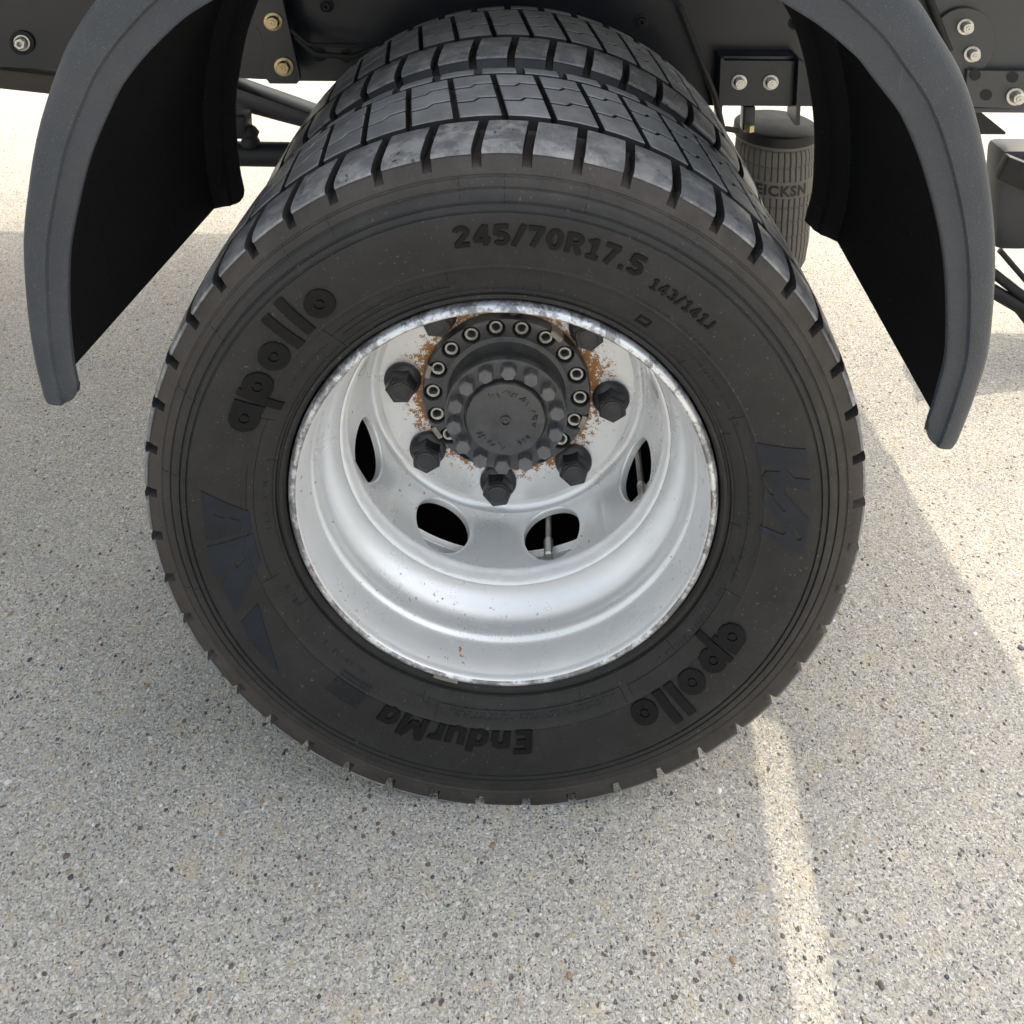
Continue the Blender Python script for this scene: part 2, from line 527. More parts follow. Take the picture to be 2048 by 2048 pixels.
slab([(-4.0, ND), (0.69 + DX, ND), (0.69 + DX, ND + 0.03), (-4.0, ND + 0.03)], DT + 0.004, 2.15, 'shade_board')  # added board, raised to keep direct sun off wheel and mudguards

# ------------------------------------------------------------------ tyre
NP = 46
PIT = 2 * PI / NP
SIDE = [  # radius -> y of the outer side wall
    (0.2365, 0.010), (0.2375, 0.001), (0.2405, -0.002), (0.2440, -0.002), (0.2450, 0.0005), (0.2475, 0.0005), (0.2485, -0.0025), (0.2505, -0.0032),
    (0.2515, -0.0022), (0.2560, -0.0045), (0.2650, -0.0080), (0.2720, -0.0100), (0.2800, -0.0118), (0.2810, -0.0128), (0.2825, -0.0128), (0.2835, -0.0122),
    (0.2950, -0.0140), (0.3050, -0.0150), (0.3150, -0.0155), (0.3250, -0.0155), (0.3350, -0.0150), (0.3405, -0.0146), (0.3412, -0.0130), (0.3428, -0.0130), (0.3435, -0.0147),
    (0.3485, -0.0146), (0.3492, -0.0128), (0.3508, -0.0128), (0.3515, -0.0145), (0.3560, -0.0146), (0.3605, -0.0138), (0.3612, -0.0120), (0.3628, -0.0120), (0.3636, -0.0134),
    (0.3715, -0.0122), (0.3722, -0.0102), (0.3738, -0.0098), (0.3748, -0.0104)]
SIDE_C = [(r, y) for r, y in SIDE]
TW = 0.290        # tread width
def sstep(t): t = max(0.0, min(1.0, t)); return t * t * (3 - 2 * t)
SIDE = [(r, y + 0.0165 * sstep((r - 0.332) / 0.046)) for r, y in SIDE]
SIDE_C = SIDE
BULGE = 0.024
def bulge(r, a): return -(0.5 - 0.5 * math.cos(a)) * (0.0085 * sstep((r - 0.332) / 0.046) + (BULGE - 0.0085) * sstep((r - 0.368) / 0.026))    # the loaded tyre bellies out towards the ground
def side_y(r, a=0.0): return lerp_table(SIDE_C, r) + bulge(r, a)

def carcass():
    b = MB()
    fr = [0.0, 0.20, 0.40, 0.60, 0.795, 0.805, 0.86, 0.93, 0.985, 0.995]
    cols = []
    out = [(0.3800, 0.0092), (0.3860, 0.0130), (0.3920, 0.0178), (0.3952, 0.0215), (0.3950, 0.025)]
    cut = [(0.3806, 0.0098), (0.3832, 0.0200), (0.3840, 0.0280), (0.3842, 0.0320), (0.3843, 0.036)]
    mid = [(0.3848, 0.045), (0.3865, 0.10), (0.3870, TW / 2), (0.3865, TW - 0.10), (0.3845, TW - 0.03), (0.3835, TW - 0.004), (0.378, TW + 0.001), (0.35, TW + 0.003), (0.30, TW + 0.004), (0.26, TW + 0.000), (0.2365, TW - 0.01)]
    L = None
    for k in range(NP):
        for f in fr:
            a = (k + f) * PIT
            o = cut if 0.80 < f < 0.99 else out
            prof = SIDE + o + mid
            L = len(prof)
            cols.append([(r * math.sin(a), y + bulge(r, a), r * math.cos(a)) for r, y in prof])
    n = len(cols)
    vs = sum(cols, []); fs = []
    for i in range(n):
        j = (i + 1) % n
        for q in range(L - 1):
            fs.append((i * L + q, i * L + q + 1, j * L + q + 1, j * L + q))
    b.add(vs, fs)
    return b.mesh('tyre', M['sidewall'], smooth=38)

def crown(y):
    t = (y - TW / 2) / (TW / 2)
    return 0.4045 - 0.0035 * t * t

def block(poly, rbot, rtop, c=0.0011, front_y=None):
    """polygon of (u, y): u is arc angle in rad; prism with a chamfered top"""
    n = len(poly)
    cu = sum(p[0] for p in poly) / n; cy = sum(p[1] for p in poly) / n
    def P(u, y, r): return (r * math.sin(u), y, r * math.cos(u))
    def ins(p):
        su = c / 0.4; return (p[0] - math.copysign(min(su, abs(p[0] - cu)), p[0] - cu), p[1] - math.copysign(min(c, abs(p[1] - cy)), p[1] - cy))
    r0 = [P(u, y, rbot) for u, y in poly]
    r1 = [P(u, y, rtop(y) - c) for u, y in poly]
    r2 = [P(*ins(p), rtop(p[1])) for p in poly]
    b = MB(); fs = []
    for i in range(2):
        for k in range(n):
            k2 = (k + 1) % n
            fs.append((i * n + k, i * n + k2, (i + 1) * n + k2, (i + 1) * n + k))
    # top as quads between the front and the back chain (poly runs front chain then back chain)
    h = n // 2
    for k in range(h - 1):
        fs.append((2 * n + k, 2 * n + k + 1, 2 * n + n - 2 - k, 2 * n + n - 1 - k))
    b.add(r0 + r1 + r2, fs)
    return b

LEAN = -0.034
def zig_poly(y0, y1, u0, u1, d0, d1):
    """four points on each chain; the chain steps back by 2d half way"""
    us = [0.0, 0.40, 0.56, 1.0]
    def chain(yb, d): return [(u0 + (u1 - u0) * t, yb + (-d if t < 0.5 else d)) for t in us]
    fr_ = chain(y0, d0); bk = chain(y1, d1)[::-1]
    return [(u + LEAN * (y - 0.1) / 0.4 * 4, y) for u, y in fr_ + bk]

HB = 0.0030
DZ = 0.0050
ROWS = [
    ('tread_block', zig_poly(0.0975, 0.150 - HB, 0, 0.865 * PIT, 0, DZ)),
    ('tread_block', zig_poly(0.150 + HB, 0.202 - HB, 0, 0.865 * PIT, DZ, DZ)),
    ('tread_block', zig_poly(0.202 + HB, 0.242, 0, 0.865 * PIT, DZ, 0)),
]
def shoulder_mesh(front=True):
    b = MB()
    us = [0.0, 0.20, 0.40, 0.60, 0.795]
    sh = lambda u, y: u * PIT + 0.22 * (y - 0.02)
    # section from the lower outer lip over the rounded shoulder to the first groove
    if front:
        sec = [(0.3900, 0.0200), (0.3925, 0.0168), (0.3950, 0.0178), (0.3972, 0.0222), (0.3990, 0.0300), (0.4005, 0.0420), (0.4020, 0.060), (0.4030, 0.0830), (0.4020, 0.0850), (0.3860, 0.0850)]
    else:
        sec = [(0.386, 0.2525), (0.4010, 0.2525), (0.4020, 0.254), (0.4008, 0.270), (0.3975, 0.286), (0.3930, 0.2905), (0.3850, 0.291)]
    vs = []; fs = []
    L = len(sec)
    for u in us:
        for r, y in sec:
            a = sh(u, y) if front else u * PIT + LEAN * (y - 0.1) / 0.4 * 4 * 0.5
            vs.append((r * math.sin(a), y, r * math.cos(a)))
    for i in range(len(us) - 1):
        for k in range(L - 1):
            fs.append((i * L + k, i * L + k + 1, (i + 1) * L + k + 1, (i + 1) * L + k))
    fs.append(tuple(range(L))); fs.append(tuple(range((len(us) - 1) * L, len(us) * L)))
    b.add(vs, fs)
    nf = len(b.f)
    sf = [nf - 1, nf - 2] + ([i * (L - 1) + L - 2 for i in range(len(us) - 1)] if front else [i * (L - 1) for i in range(len(us) - 1)])
    return b.mesh('shoulder_block', M['shoulder'] if front else M['tread'], smooth=35, side=M['inner_rubber'], side_faces=sf)

tyre_me = carcass()
blk_me = [block(p, 0.385, crown).mesh('tread_block', M['tread'], smooth=30, side=M['inner_rubber'], side_faces=range(len(p))) for nm, p in ROWS]
sh_me = shoulder_mesh(True); shb_me = shoulder_mesh(False)

def make_tyre(parent, ph):
    o = link(bpy.data.objects.new('tyre', tyre_me), parent)
    o.rotation_euler = (0, ph, 0)
    for k in range(NP):
        for me, nm, off in ((sh_me, 'shoulder_block', 0.0), (blk_me[0], 'tread_block', 0.48), (blk_me[1], 'tread_block', 0.48), (blk_me[2], 'tread_block', 0.48), (shb_me, 'shoulder_block', 0.0)):
            c = link(bpy.data.objects.new(nm, me), o)
            c.rotation_euler = (0, (k + off) * PIT, 0)
            c.location = (0, bulge(0.39, (k + off + 0.4) * PIT + ph), 0)
    return o

# ------------------------------------------------------------------ embossing on the side wall
def emboss_polys(name, polys, parent, h=0.0011, mat=None, maxlen=0.006, bev=0.0005):
    """polys: list of (outer, holes) in wheel (x, z); raised with sloping sides and laid on the side wall"""
    bm = bmesh.new()
    for outer, holes in polys:
        loops = [outer] + list(holes)
        flat = [p for l in loops for p in l]
        tris = tessellate_polygon([[Vector((p[0], p[1], 0)) for p in l] for l in loops])
        vs = [bm.verts.new((p[0], 0, p[1])) for p in flat]
        for t in tris:
            try: bm.faces.new([vs[i] for i in t])
            except ValueError: pass
    for _ in range(5):
        es = [e for e in bm.edges if e.calc_length() > maxlen]
        if not es: break
        bmesh.ops.subdivide_edges(bm, edges=es, cuts=1)
        bmesh.ops.triangulate(bm, faces=[f for f in bm.faces if len(f.verts) > 3])
    bnd = [e for e in bm.edges if e.is_boundary]
    b = MB()
    bm.verts.index_update()
    sy = lambda c: side_y(math.hypot(c.x, c.z), math.atan2(c.x, c.z))
    top = [(v.co.x, sy(v.co) - h, v.co.z) for v in bm.verts]
    fs = [[v.index for v in f.verts] for f in bm.faces]
    n = len(top)
    low = {}
    vs = list(top)
    for e in bnd:
        ids = []
        for v in e.verts:
            if v.index not in low:
                low[v.index] = len(vs)
                vs.append((v.co.x, sy(v.co) + 0.0015, v.co.z))
            ids.append(v.index)
        fs.append((ids[0], ids[1], low[ids[1]], low[ids[0]]))
    bm.free()
    b.add(vs, fs)
    return b.build(name, mat or M['emboss'], parent, smooth=30)

def text_polys(s, size, bold=0.0, space=1.0, shear=0.0):
    """triangles of a string as a list of (outer, holes) in (u, v)"""
    cu = bpy.data.curves.new('t', 'FONT')
    cu.body = s; cu.size = size; cu.offset = bold; cu.space_character = space; cu.resolution_u = 3; cu.shear = shear
    o = bpy.data.objects.new('t', cu); COL.objects.link(o)
    dg = bpy.context.evaluated_depsgraph_get()
    me = bpy.data.meshes.new_from_object(o.evaluated_get(dg))
    tris = []
    me.calc_loop_triangles()
    vs = [v.co.copy() for v in me.vertices]
    tr = [tuple(t.vertices) for t in me.loop_triangles]
    bpy.data.objects.remove(o); bpy.data.curves.remove(cu); bpy.data.meshes.remove(me)
    return vs, tr

# heavy lettering drawn as thick strokes (u to the right, v up, capitals 1 high)
def _arc(cx, cy, rx, ry, a0, a1, n=12): return [(cx + rx * math.cos(D2R(a0 + (a1 - a0) * i / n)), cy + ry * math.sin(D2R(a0 + (a1 - a0) * i / n))) for i in range(n + 1)]
GLYPH = {
    '0': (0.62, [_arc(0.31, 0.5, 0.225, 0.415, 90, 450, 24)]),
    '1': (0.56, [[(0.32, 0.0), (0.32, 1.0)], [(0.36, 0.93), (0.06, 0.74)], [(0.06, 0.07), (0.56, 0.07)]]),
    '2': (0.62, [_arc(0.30, 0.70, 0.215, 0.215, 165, -35) + [(0.12, 0.17), (0.085, 0.02)], [(0.0, 0.08), (0.60, 0.08)]]),
    '3': (0.60, [_arc(0.28, 0.71, 0.215, 0.205, 155, -80), _arc(0.28, 0.30, 0.235, 0.215, 80, -155)]),
    '4': (0.66, [[(0.46, 0.0), (0.46, 1.0)], [(0.47, 0.98), (0.06, 0.30)], [(0.0, 0.26), (0.66, 0.26)]]),
    '5': (0.60, [[(0.56, 0.92), (0.12, 0.92)], [(0.13, 0.98), (0.09, 0.50)], _arc(0.28, 0.32, 0.235, 0.235, 140, -150, 16)]),
    '7': (0.58, [[(0.0, 0.92), (0.58, 0.92)], [(0.50, 0.94), (0.19, 0.0)]]),
    '/': (0.46, [[(0.04, -0.04), (0.42, 1.04)]]),
    '.': (0.22, [[(0.02, 0.09), (0.20, 0.09)]]),
    'R': (0.66, [[(0.10, 0.0), (0.10, 1.0)], [(0.08, 0.92), (0.34, 0.92)] + _arc(0.34, 0.71, 0.21, 0.21, 90, -90, 10) + [(0.08, 0.50)], [(0.32, 0.52), (0.58, 0.0)]]),
    'J': (0.46, [[(0.36, 1.0)] + _arc(0.20, 0.26, 0.16, 0.18, 0, -160, 10)]),
    'E': (0.58, [[(0.10, 0.0), (0.10, 1.0)], [(0.05, 0.92), (0.56, 0.92)], [(0.05, 0.50), (0.50, 0.50)], [(0.05, 0.08), (0.56, 0.08)]]),
    'n': (0.58, [[(0.10, 0.0), (0.10, 0.74)], _arc(0.30, 0.45, 0.19, 0.21, 165, 0, 10) + [(0.49, 0.0)]]),
    'd': (0.60, [[(0.50, 0.0), (0.50, 1.0)], _arc(0.29, 0.36, 0.20, 0.29, 0, 360, 24)]),
    'u': (0.58, [[(0.09, 0.74)] + _arc(0.29, 0.28, 0.20, 0.21, 180, 350, 10), [(0.49, 0.0), (0.49, 0.74)]]),
    'r': (0.42, [[(0.10, 0.0), (0.10, 0.74)], _arc(0.30, 0.45, 0.19, 0.21, 165, 60, 8)]),
    'M': (0.84, [[(0.10, 0.0), (0.10, 1.0)], [(0.11, 0.98), (0.42, 0.22)], [(0.42, 0.22), (0.73, 0.98)], [(0.74, 1.0), (0.74, 0.0)]]),
    'a': (0.58, [_arc(0.29, 0.36, 0.20, 0.29, 0, 360, 24), [(0.49, 0.0), (0.49, 0.74)]]),
}

def emboss_strokes(name, s_, r0, H, a0, a1, parent, wt=0.17, h=0.0018, gap=0.14, shear=0.0, mat=None):
    W_ = sum(GLYPH[c][0] + gap for c in s_) - gap
    b = MB(); x = 0.0; lev = 0
    def mp(u, v, d):
        a = D2R(a0 + (a1 - a0) * (u + shear * v) / W_); r = r0 + v * H
        return (r * math.sin(a), side_y(r, a) - d, r * math.cos(a))
    for c in s_:
        adv, strokes = GLYPH[c]
        for st in strokes:
            lev += 1
            hh = h + 0.00006 * (lev % 4)
            # even sampling
            pts = []
            for p, q in zip(st, st[1:]):
                n = max(1, int(math.dist(p, q) / 0.12))
                pts += [(p[0] + (q[0] - p[0]) * i / n, p[1] + (q[1] - p[1]) * i / n) for i in range(n)]
            pts.append(st[-1])
            n = len(pts); vs = []; fs = []
            closed = math.dist(pts[0], pts[-1]) < 1e-6
            for i, p in enumerate(pts):
                if closed: pa, pb = pts[(i - 1) % (n - 1)], pts[(i + 1) % (n - 1)]
                else: pa, pb = pts[max(i - 1, 0)], pts[min(i + 1, n - 1)]
                t = Vector((pb[0] - pa[0], pb[1] - pa[1])).normalized()
                nx, ny = -t.y * wt / 2, t.x * wt / 2
                for sg, k, dd in ((1, 1.12, -0.0012), (1, 0.96, hh), (-1, 0.96, hh), (-1, 1.12, -0.0012)):
                    vs.append(mp(x + p[0] + sg * nx * k, p[1] + sg * ny * k, dd))
                if i: fs += [((i - 1) * 4 + q, (i - 1) * 4 + q + 1, i * 4 + q + 1, i * 4 + q) for q in range(3)]
            if not closed: fs += [(0, 1, 2, 3), tuple((n - 1) * 4 + q for q in (3, 2, 1, 0))]
            b.add(vs, fs)
        x += adv + gap
    return b.build(name, mat or M['emboss'], parent, smooth=25)

def circ(cx, cz, r, n=28): return [(cx + r * math.cos(2 * PI * k / n), cz + r * math.sin(2 * PI * k / n)) for k in range(n)]

def apollo(parent, rcs, angs, R):
    """heavy round letters a p o l l o, each at its own angle"""
    for ch, a, rc in zip('apollo', angs, rcs):
        a = D2R(a)
        er = Vector((math.sin(a), math.cos(a))); et = Vector((math.cos(a), -math.sin(a)))
        def L(u, v): p = er * (rc + v) + et * u; return (p.x, p.y)
        ring = [L(R * math.cos(t), R * math.sin(t)) for t in [2 * PI * k / 40 for k in range(40)]]
        hole = [L(R * 0.36 * math.cos(t), R * 0.36 * math.sin(t)) for t in [2 * PI * k / 20 for k in range(20)]]
        dot = [L(R * 0.26 * math.cos(t), R * 0.26 * math.sin(t)) for t in [2 * PI * k / 16 for k in range(16)]]
        if ch == 'o':
            ps = [(ring, [hole]), (dot, [])]
        elif ch == 'a':
            o_ = [L(R * math.cos(t), R * math.sin(t)) for t in [PI * 0.5 + PI * 1.22 * k / 30 for k in range(31)]]
            o_ += [L(R * 0.62, -R * 0.80), L(R * 0.62, -R), L(R * 1.10, -R), L(R * 1.10, R)]
            ps = [(o_, [hole]), (dot, [])]
        elif ch == 'p':
            o_ = [L(-R * 1.08, R * 1.0), L(-R * 1.08, -R * 2.05), L(-R * 0.50, -R * 2.05), L(-R * 0.50, -R * 0.87)]
            o_ += [L(R * math.cos(t), R * math.sin(t)) for t in [-PI * 0.665 + (PI * 1.44) * k / 32 for k in range(33)]]
            o_ += [L(-R * 0.60, R * 0.80), L(-R * 0.60, R)]
            ps = [(o_, [hole]), (dot, [])]
        else:
            ps = [([L(-R * 0.34, -R), L(R * 0.34, -R), L(R * 0.34, R * 2.0), L(-R * 0.34, R * 2.0)], [])]
        emboss_polys('letter', ps, parent, h=0.0020, maxlen=0.009)

# ------------------------------------------------------------------ wheel parts
def hole_sector(n_sec, prof, s0, s1, amid_fn, ea, es, thick_dir, ph=0.0, seg=40, shift=0.0):
    """sectors of a surface prof(s)->(r,y), each with an oval hole; returns MB. ea: half angle of hole, es: half s; thick_dir(s)->(dr,dy) hole wall direction"""
    b = MB()
    half = PI / n_sec
    sm = (s0 + s1) / 2; off = shift
    for k in range(n_sec):
        ac = ph + 2 * PI * k / n_sec
        rings = []
        def pt(a, s, d=0.0):
            r, y = prof(s)
            if d:
                dr, dy = thick_dir(s); r += dr * d; y += dy * d
            return (r * math.sin(a), y, r * math.cos(a))
        ts = [2 * PI * (i + 0.5) / seg for i in range(seg)]
        def rect(t):
            c, s_ = math.cos(t), math.sin(t)
            m = max(abs(c), abs(s_))
            return (c / m * half, s_ / m * (s1 - s0) / 2)
        def ell(t, k_=1.0): return (math.cos(t) * ea * k_, math.sin(t) * es * k_ + off)
        # make corner directions hit the corners exactly
        R_ = []
        ts = sorted([2 * PI * i / seg for i in range(seg)])
        for wgt in (1.0, 0.55, 0.22):
            R_.append([pt(ac + ell(t)[0] * (1 - wgt) + rect(t)[0] * wgt, sm + ell(t)[1] * (1 - wgt) + rect(t)[1] * wgt) for t in ts])
        R_.append([pt(ac + ell(t, 1.06)[0], sm + ell(t, 1.06)[1], 0.0) for t in ts])
        R_.append([pt(ac + ell(t, 1.01)[0], sm + ell(t, 1.01)[1], 0.0008) for t in ts])
        R_.append([pt(ac + ell(t, 0.99)[0], sm + ell(t, 0.99)[1], 0.0028) for t in ts])
        R_.append([pt(ac + ell(t, 0.99)[0], sm + ell(t, 0.99)[1], 0.010) for t in ts])
        vs = sum(R_, []); fs = []
        for i in range(len(R_) - 1):
            for q in range(seg):
                q2 = (q + 1) % seg
                fs.append((i * seg + q, i * seg + q2, (i + 1) * seg + q2, (i + 1) * seg + q))
        b.add(vs, fs)
    return b

LIP = [(0.2325, 0.0095), (0.2342, 0.0060), (0.2348, 0.0025), (0.2344, 0.0000), (0.2330, -0.0032), (0.2308, -0.0058), (0.2283, -0.0070), (0.2266, -0.0067), (0.2252, -0.0052)]
BARREL = [(0.2252, -0.0052), (0.2243, -0.0028), (0.2238, 0.0010), (0.2232, 0.0035), (0.2224, 0.0075), (0.2217, 0.0130), (0.2214, 0.0200), (0.2210, 0.0280), (0.2194, 0.0310), (0.2180, 0.0335), (0.2176, 0.0370), (0.2182, 0.0405), (0.2186, 0.0450),
          (0.2176, 0.0500), (0.2140, 0.0560), (0.2090, 0.0620), (0.2045, 0.0690), (0.2015, 0.0760), (0.2008, 0.0800), (0.2020, 0.0860), (0.2110, 0.0900), (0.2195, 0.0960), (0.2210, 0.1110), (0.2140, 0.1150), (0.2128, 0.1165), (0.2126, 0.1215), (0.2140, 0.1235), (0.2280, 0.1270), (0.2360, 0.1300)]
WELD = [(0.2018, 0.0735), (0.2000, 0.0740), (0.1986, 0.0765), (0.1976, 0.0805), (0.1966, 0.0845), (0.1948, 0.0865), (0.1955, 0.0890)]
KY = 1.25
def deep(p): return [(r - 0.0055 * min(1.0, max(0.0, y) / 0.075), y * KY if y > 0 else y) for r, y in p]
BARREL = deep(BARREL); WELD = deep(WELD)
WALL0, WALL1 = (0.1962, 0.0855), (0.1850, 0.1490)
WALL0, WALL1 = deep([WALL0, WALL1])
FACE = [(0.1850, 0.1490), (0.1838, 0.1510), (0.1815, 0.1532), (0.1785, 0.1548), (0.1750, 0.1545), (0.1715, 0.1528), (0.1690, 0.1520), (0.1684, 0.1514), (0.1670, 0.1516), (0.1400, 0.1518), (0.0700, 0.1518)]
FACE = deep(FACE)
HPH = D2R(26.3)

def smooth_path(p, sub=3):
    out = []
    n = len(p)
    for i in range(n - 1):
        p0, p1, p2, p3 = p[max(i - 1, 0)], p[i], p[i + 1], p[min(i + 2, n - 1)]
        for k in range(sub):
            t = k / sub
            out.append(tuple(0.5 * ((2 * p1[j]) + (-p0[j] + p2[j]) * t + (2 * p0[j] - 5 * p1[j] + 4 * p2[j] - p3[j]) * t * t + (-p0[j] + 3 * p1[j] - 3 * p2[j] + p3[j]) * t ** 3) for j in (0, 1)))
    out.append(p[-1])
    return out

def weld_mesh():
    b = MB(); n = 240; vs = []; fs = []
    L = len(WELD)
    rr = random.Random(5)
    for k in range(n):
        a = 2 * PI * k / n
        for i, (r, y) in enumerate(WELD):
            j = noise.noise(Vector((math.sin(a) * 22, math.cos(a) * 22, i * 0.55))) * 0.0011 + noise.noise(Vector((math.sin(a) * 6, math.cos(a) * 6, i * 0.2 + 9))) * 0.0007
            if i in (0, L - 1): j = 0
            vs.append(((r - j) * math.sin(a), y + j, (r - j) * math.cos(a)))
    for k in range(n):
        k2 = (k + 1) % n
        for i in range(L - 1): fs.append((k * L + i, k * L + i + 1, k2 * L + i + 1, k2 * L + i))
    b.add(vs, fs)
    return b.mesh('weld_bead', M['weld'], smooth=80)

def wall_prof(s):
    k = s
    # slightly bowed wall between the weld and the face
    r = WALL0[0] + (WALL1[0] - WALL0[0]) * k - 0.0015 * math.sin(PI * k); y = WALL0[1] + (WALL1[1] - WALL0[1]) * k
    return (r, y)

rim_b = MB(); rim_b.lathe(smooth_path(BARREL, 3), 192)
rim_me = rim_b.mesh('rim', M['silver'], smooth=60)
lip_b = MB(); lip_b.lathe(smooth_path(LIP, 3), 240)
lip_me = lip_b.mesh('rim_lip', M['lip'], smooth=70)
disc_b = hole_sector(8, wall_prof, 0.0, 1.0, None, 0.203, 0.440, lambda s: (1.0, 0.15), ph=HPH, seg=48, shift=0.035)
disc_b.lathe(smooth_path(FACE, 3), 192)
disc_me = disc_b.mesh('wheel_disc', M['silver'], smooth=50)
weld_me = weld_mesh()

def lug_mesh():
    b = MB()
    # washer flange, tapered hex body, domed end with the stud ring; axis along -y
    b.lathe([(0.0, 0.0), (0.0235, 0.0), (0.0240, -0.0015), (0.0238, -0.0045), (0.0225, -0.0065), (0.0190, -0.0085), (0.0165, -0.0105)], 36)
    def hexr(r, y, rot=0): return [(r * math.sin(rot + PI / 3 * k), y, r * math.cos(rot + PI / 3 * k)) for k in range(6)]
    n = len(b.v)
    rings = [hexr(0.0198, -0.0070), hexr(0.0195, -0.0225), hexr(0.0170, -0.0262)]
    vs = sum(rings, []); fs = []
    for i in range(2):
        for k in range(6): fs.append((i * 6 + k, i * 6 + (k + 1) % 6, (i + 1) * 6 + (k + 1) % 6, (i + 1) * 6 + k))
    fs.append(tuple(range(12, 18)))
    b.add(vs, fs)
    b.lathe([(0.0140, -0.0260), (0.0134, -0.0277), (0.0114, -0.0284), (0.0106, -0.0277), (0.0098, -0.0273), (0.0, -0.0279)], 28)
    return b.mesh('lug_nut', M['nut'], smooth=28)
lug_me = lug_mesh()

# ------------------------------------------------------------------ the outer wheel
wheel = empty('wheel_assembly', (0, 0, Z0))
tag(wheel, 'outer truck wheel with deep silver dished rim and large black lettered tyre', 'wheel')
TPH = -0.4 * PIT
ty = make_tyre(wheel, TPH)
deco = empty('tmp', (0, 0, 0)); bpy.data.objects.remove(deco)
rim = link(bpy.data.objects.new('rim', rim_me), wheel)
link(bpy.data.objects.new('rim_lip', lip_me), rim)
disc = link(bpy.data.objects.new('wheel_disc', disc_me), wheel)
link(bpy.data.objects.new('weld_bead', weld_me), rim)
for k in range(8):
    a = D2R(4.8 + 45 * k)
    o = link(bpy.data.objects.new('lug_nut', lug_me), wheel)
    o.location = (0.1345 * math.sin(a), 0.1518 * KY, 0.1345 * math.cos(a)); o.rotation_euler = (0, a + 0.25 + random.uniform(-0.4, 0.4), 0)
b = MB()
b.tube([(0.056, 0.31, -0.1895), (0.0542, 0.155, -0.1895)], 0.0040)
v1 = b.build('valve_stem', M['dullsteel'], wheel, smooth=50)
b = MB()
b.tube([(0.0542, 0.155, -0.1895), (0.0542, 0.153, -0.1895), (0.0541, 0.138, -0.1898), (0.0540, 0.131, -0.1898), (0.0540, 0.129, -0.1898)], [0.0046, 0.0062, 0.0058, 0.0058, 0.0040], 14)
b.build('valve_cap', M['bright'], v1, smooth=40)
b = MB()
b.tube([(0.170, 0.200, -0.086), (0.1702, 0.162, -0.0965), (0.1700, 0.148, -0.100)], 0.0042)
v2 = b.build('valve_stem', M['dullsteel'], wheel, smooth=50)
b = MB()
b.tube([(0.1700, 0.148, -0.100), (0.1700, 0.145, -0.1008), (0.1703, 0.134, -0.1032), (0.1715, 0.128, -0.1045), (0.1735, 0.124, -0.105)], [0.0046, 0.0058, 0.0055, 0.0045, 0.003], 14)
b.build('valve_cap', M['bright'], v2, smooth=40)
b = MB()   # clip-on balance weight on the lower rim edge
b.lathe([(0.2365, 0.001), (0.2372, -0.0035), (0.2335, -0.0068), (0.2290, -0.0062), (0.2290, -0.0040)], 10, D2R(192.5), D2R(199.5))
b.build('balance_weight', M['dullsteel'], rim, smooth=30)

# lettering lies on the tyre but is set out in wheel axes: undo the tyre's turn
def unturn(o): o.rotation_euler = (0, -TPH, 0); return o
unturn(emboss_strokes('size_marking', '245/70R17.5', 0.3072, 0.0222, -8.8, 27.2, ty, wt=0.225))
unturn(emboss_strokes('load_marking', '143/141J', 0.3020, 0.0130, 30.0, 44.8, ty, wt=0.20, gap=0.18, h=0.0014))
unturn(emboss_strokes('tread_name', 'EndurMa', 0.2815, 0.0262, 173.2, 207.4, ty, wt=0.22, shear=0.10))
_before = set(bpy.data.objects)
apollo(ty, (0.2934, 0.2949, 0.2985, 0.3000, 0.3030, 0.3049), (-68.8, -60.9, -53.2, -47.8, -43.8, -38.2), 0.0168)
apollo(ty, (0.2939, 0.2950, 0.2970, 0.2970, 0.2970, 0.2970), (121.0, 128.0, 135.0, 139.7, 142.9, 147.7), 0.0152)
for o in set(bpy.data.objects) - _before: unturn(o)
LOGO = [(0.2676, 0.0833), (0.3210, 0.0792), (0.3252, 0.0530), (0.2986, 0.0577), (0.3099, 0.0450), (0.3267, 0.0434), (0.3274, 0.0300), (0.3104, 0.0338), (0.3013, 0.0342), (0.3007, 0.0299), (0.3034, 0.0244), (0.3281, -0.0042), (0.3255, -0.0450), (0.3201, -0.0455), (0.2774, -0.0231), (0.2771, -0.0155), (0.3015, -0.0236), (0.3047, -0.0207), (0.2940, -0.0039), (0.2784, 0.0127), (0.2802, 0.0277), (0.2761, 0.0398), (0.2762, 0.0444), (0.2817, 0.0506), (0.2945, 0.0512), (0.2878, 0.0594), (0.2735, 0.0564)]
H1 = [(0.2773, 0.0383), (0.2814, 0.0389), (0.2903, 0.0232), (0.2865, 0.0228)]
H2 = [(0.2894, 0.0182), (0.2930, 0.0190), (0.3027, 0.0047), (0.2999, 0.0047)]
H3 = [(0.3038, -0.0018), (0.3080, -0.0018), (0.3172, -0.0205), (0.3216, -0.0261), (0.3201, -0.0295), (0.3164, -0.0290)]
unturn(emboss_polys('angular_emblem', [(LOGO, [H1, H2, H3])], ty, h=0.0010, mat=M['logo']))
F1 = [(-0.3248, 0.0193), (-0.2750, -0.0088), (-0.2732, -0.0317), (-0.3223, -0.0414)]
F1a = [(-0.3115, -0.0050), (-0.3005, -0.0110), (-0.3015, -0.0145), (-0.3125, -0.0090)]
F1b = [(-0.2935, -0.0123), (-0.2855, -0.0163), (-0.2860, -0.0188), (-0.2940, -0.0148)]
F2 = [(-0.3212, -0.0491), (-0.2724, -0.0362), (-0.2650, -0.0706), (-0.2946, -0.1324), (-0.3081, -0.0994), (-0.2990, -0.0780), (-0.3030, -0.0770), (-0.3131, -0.0922)]
F2a = [(-0.2920, -0.0710), (-0.2820, -0.0620), (-0.2800, -0.0650), (-0.2895, -0.0765)]
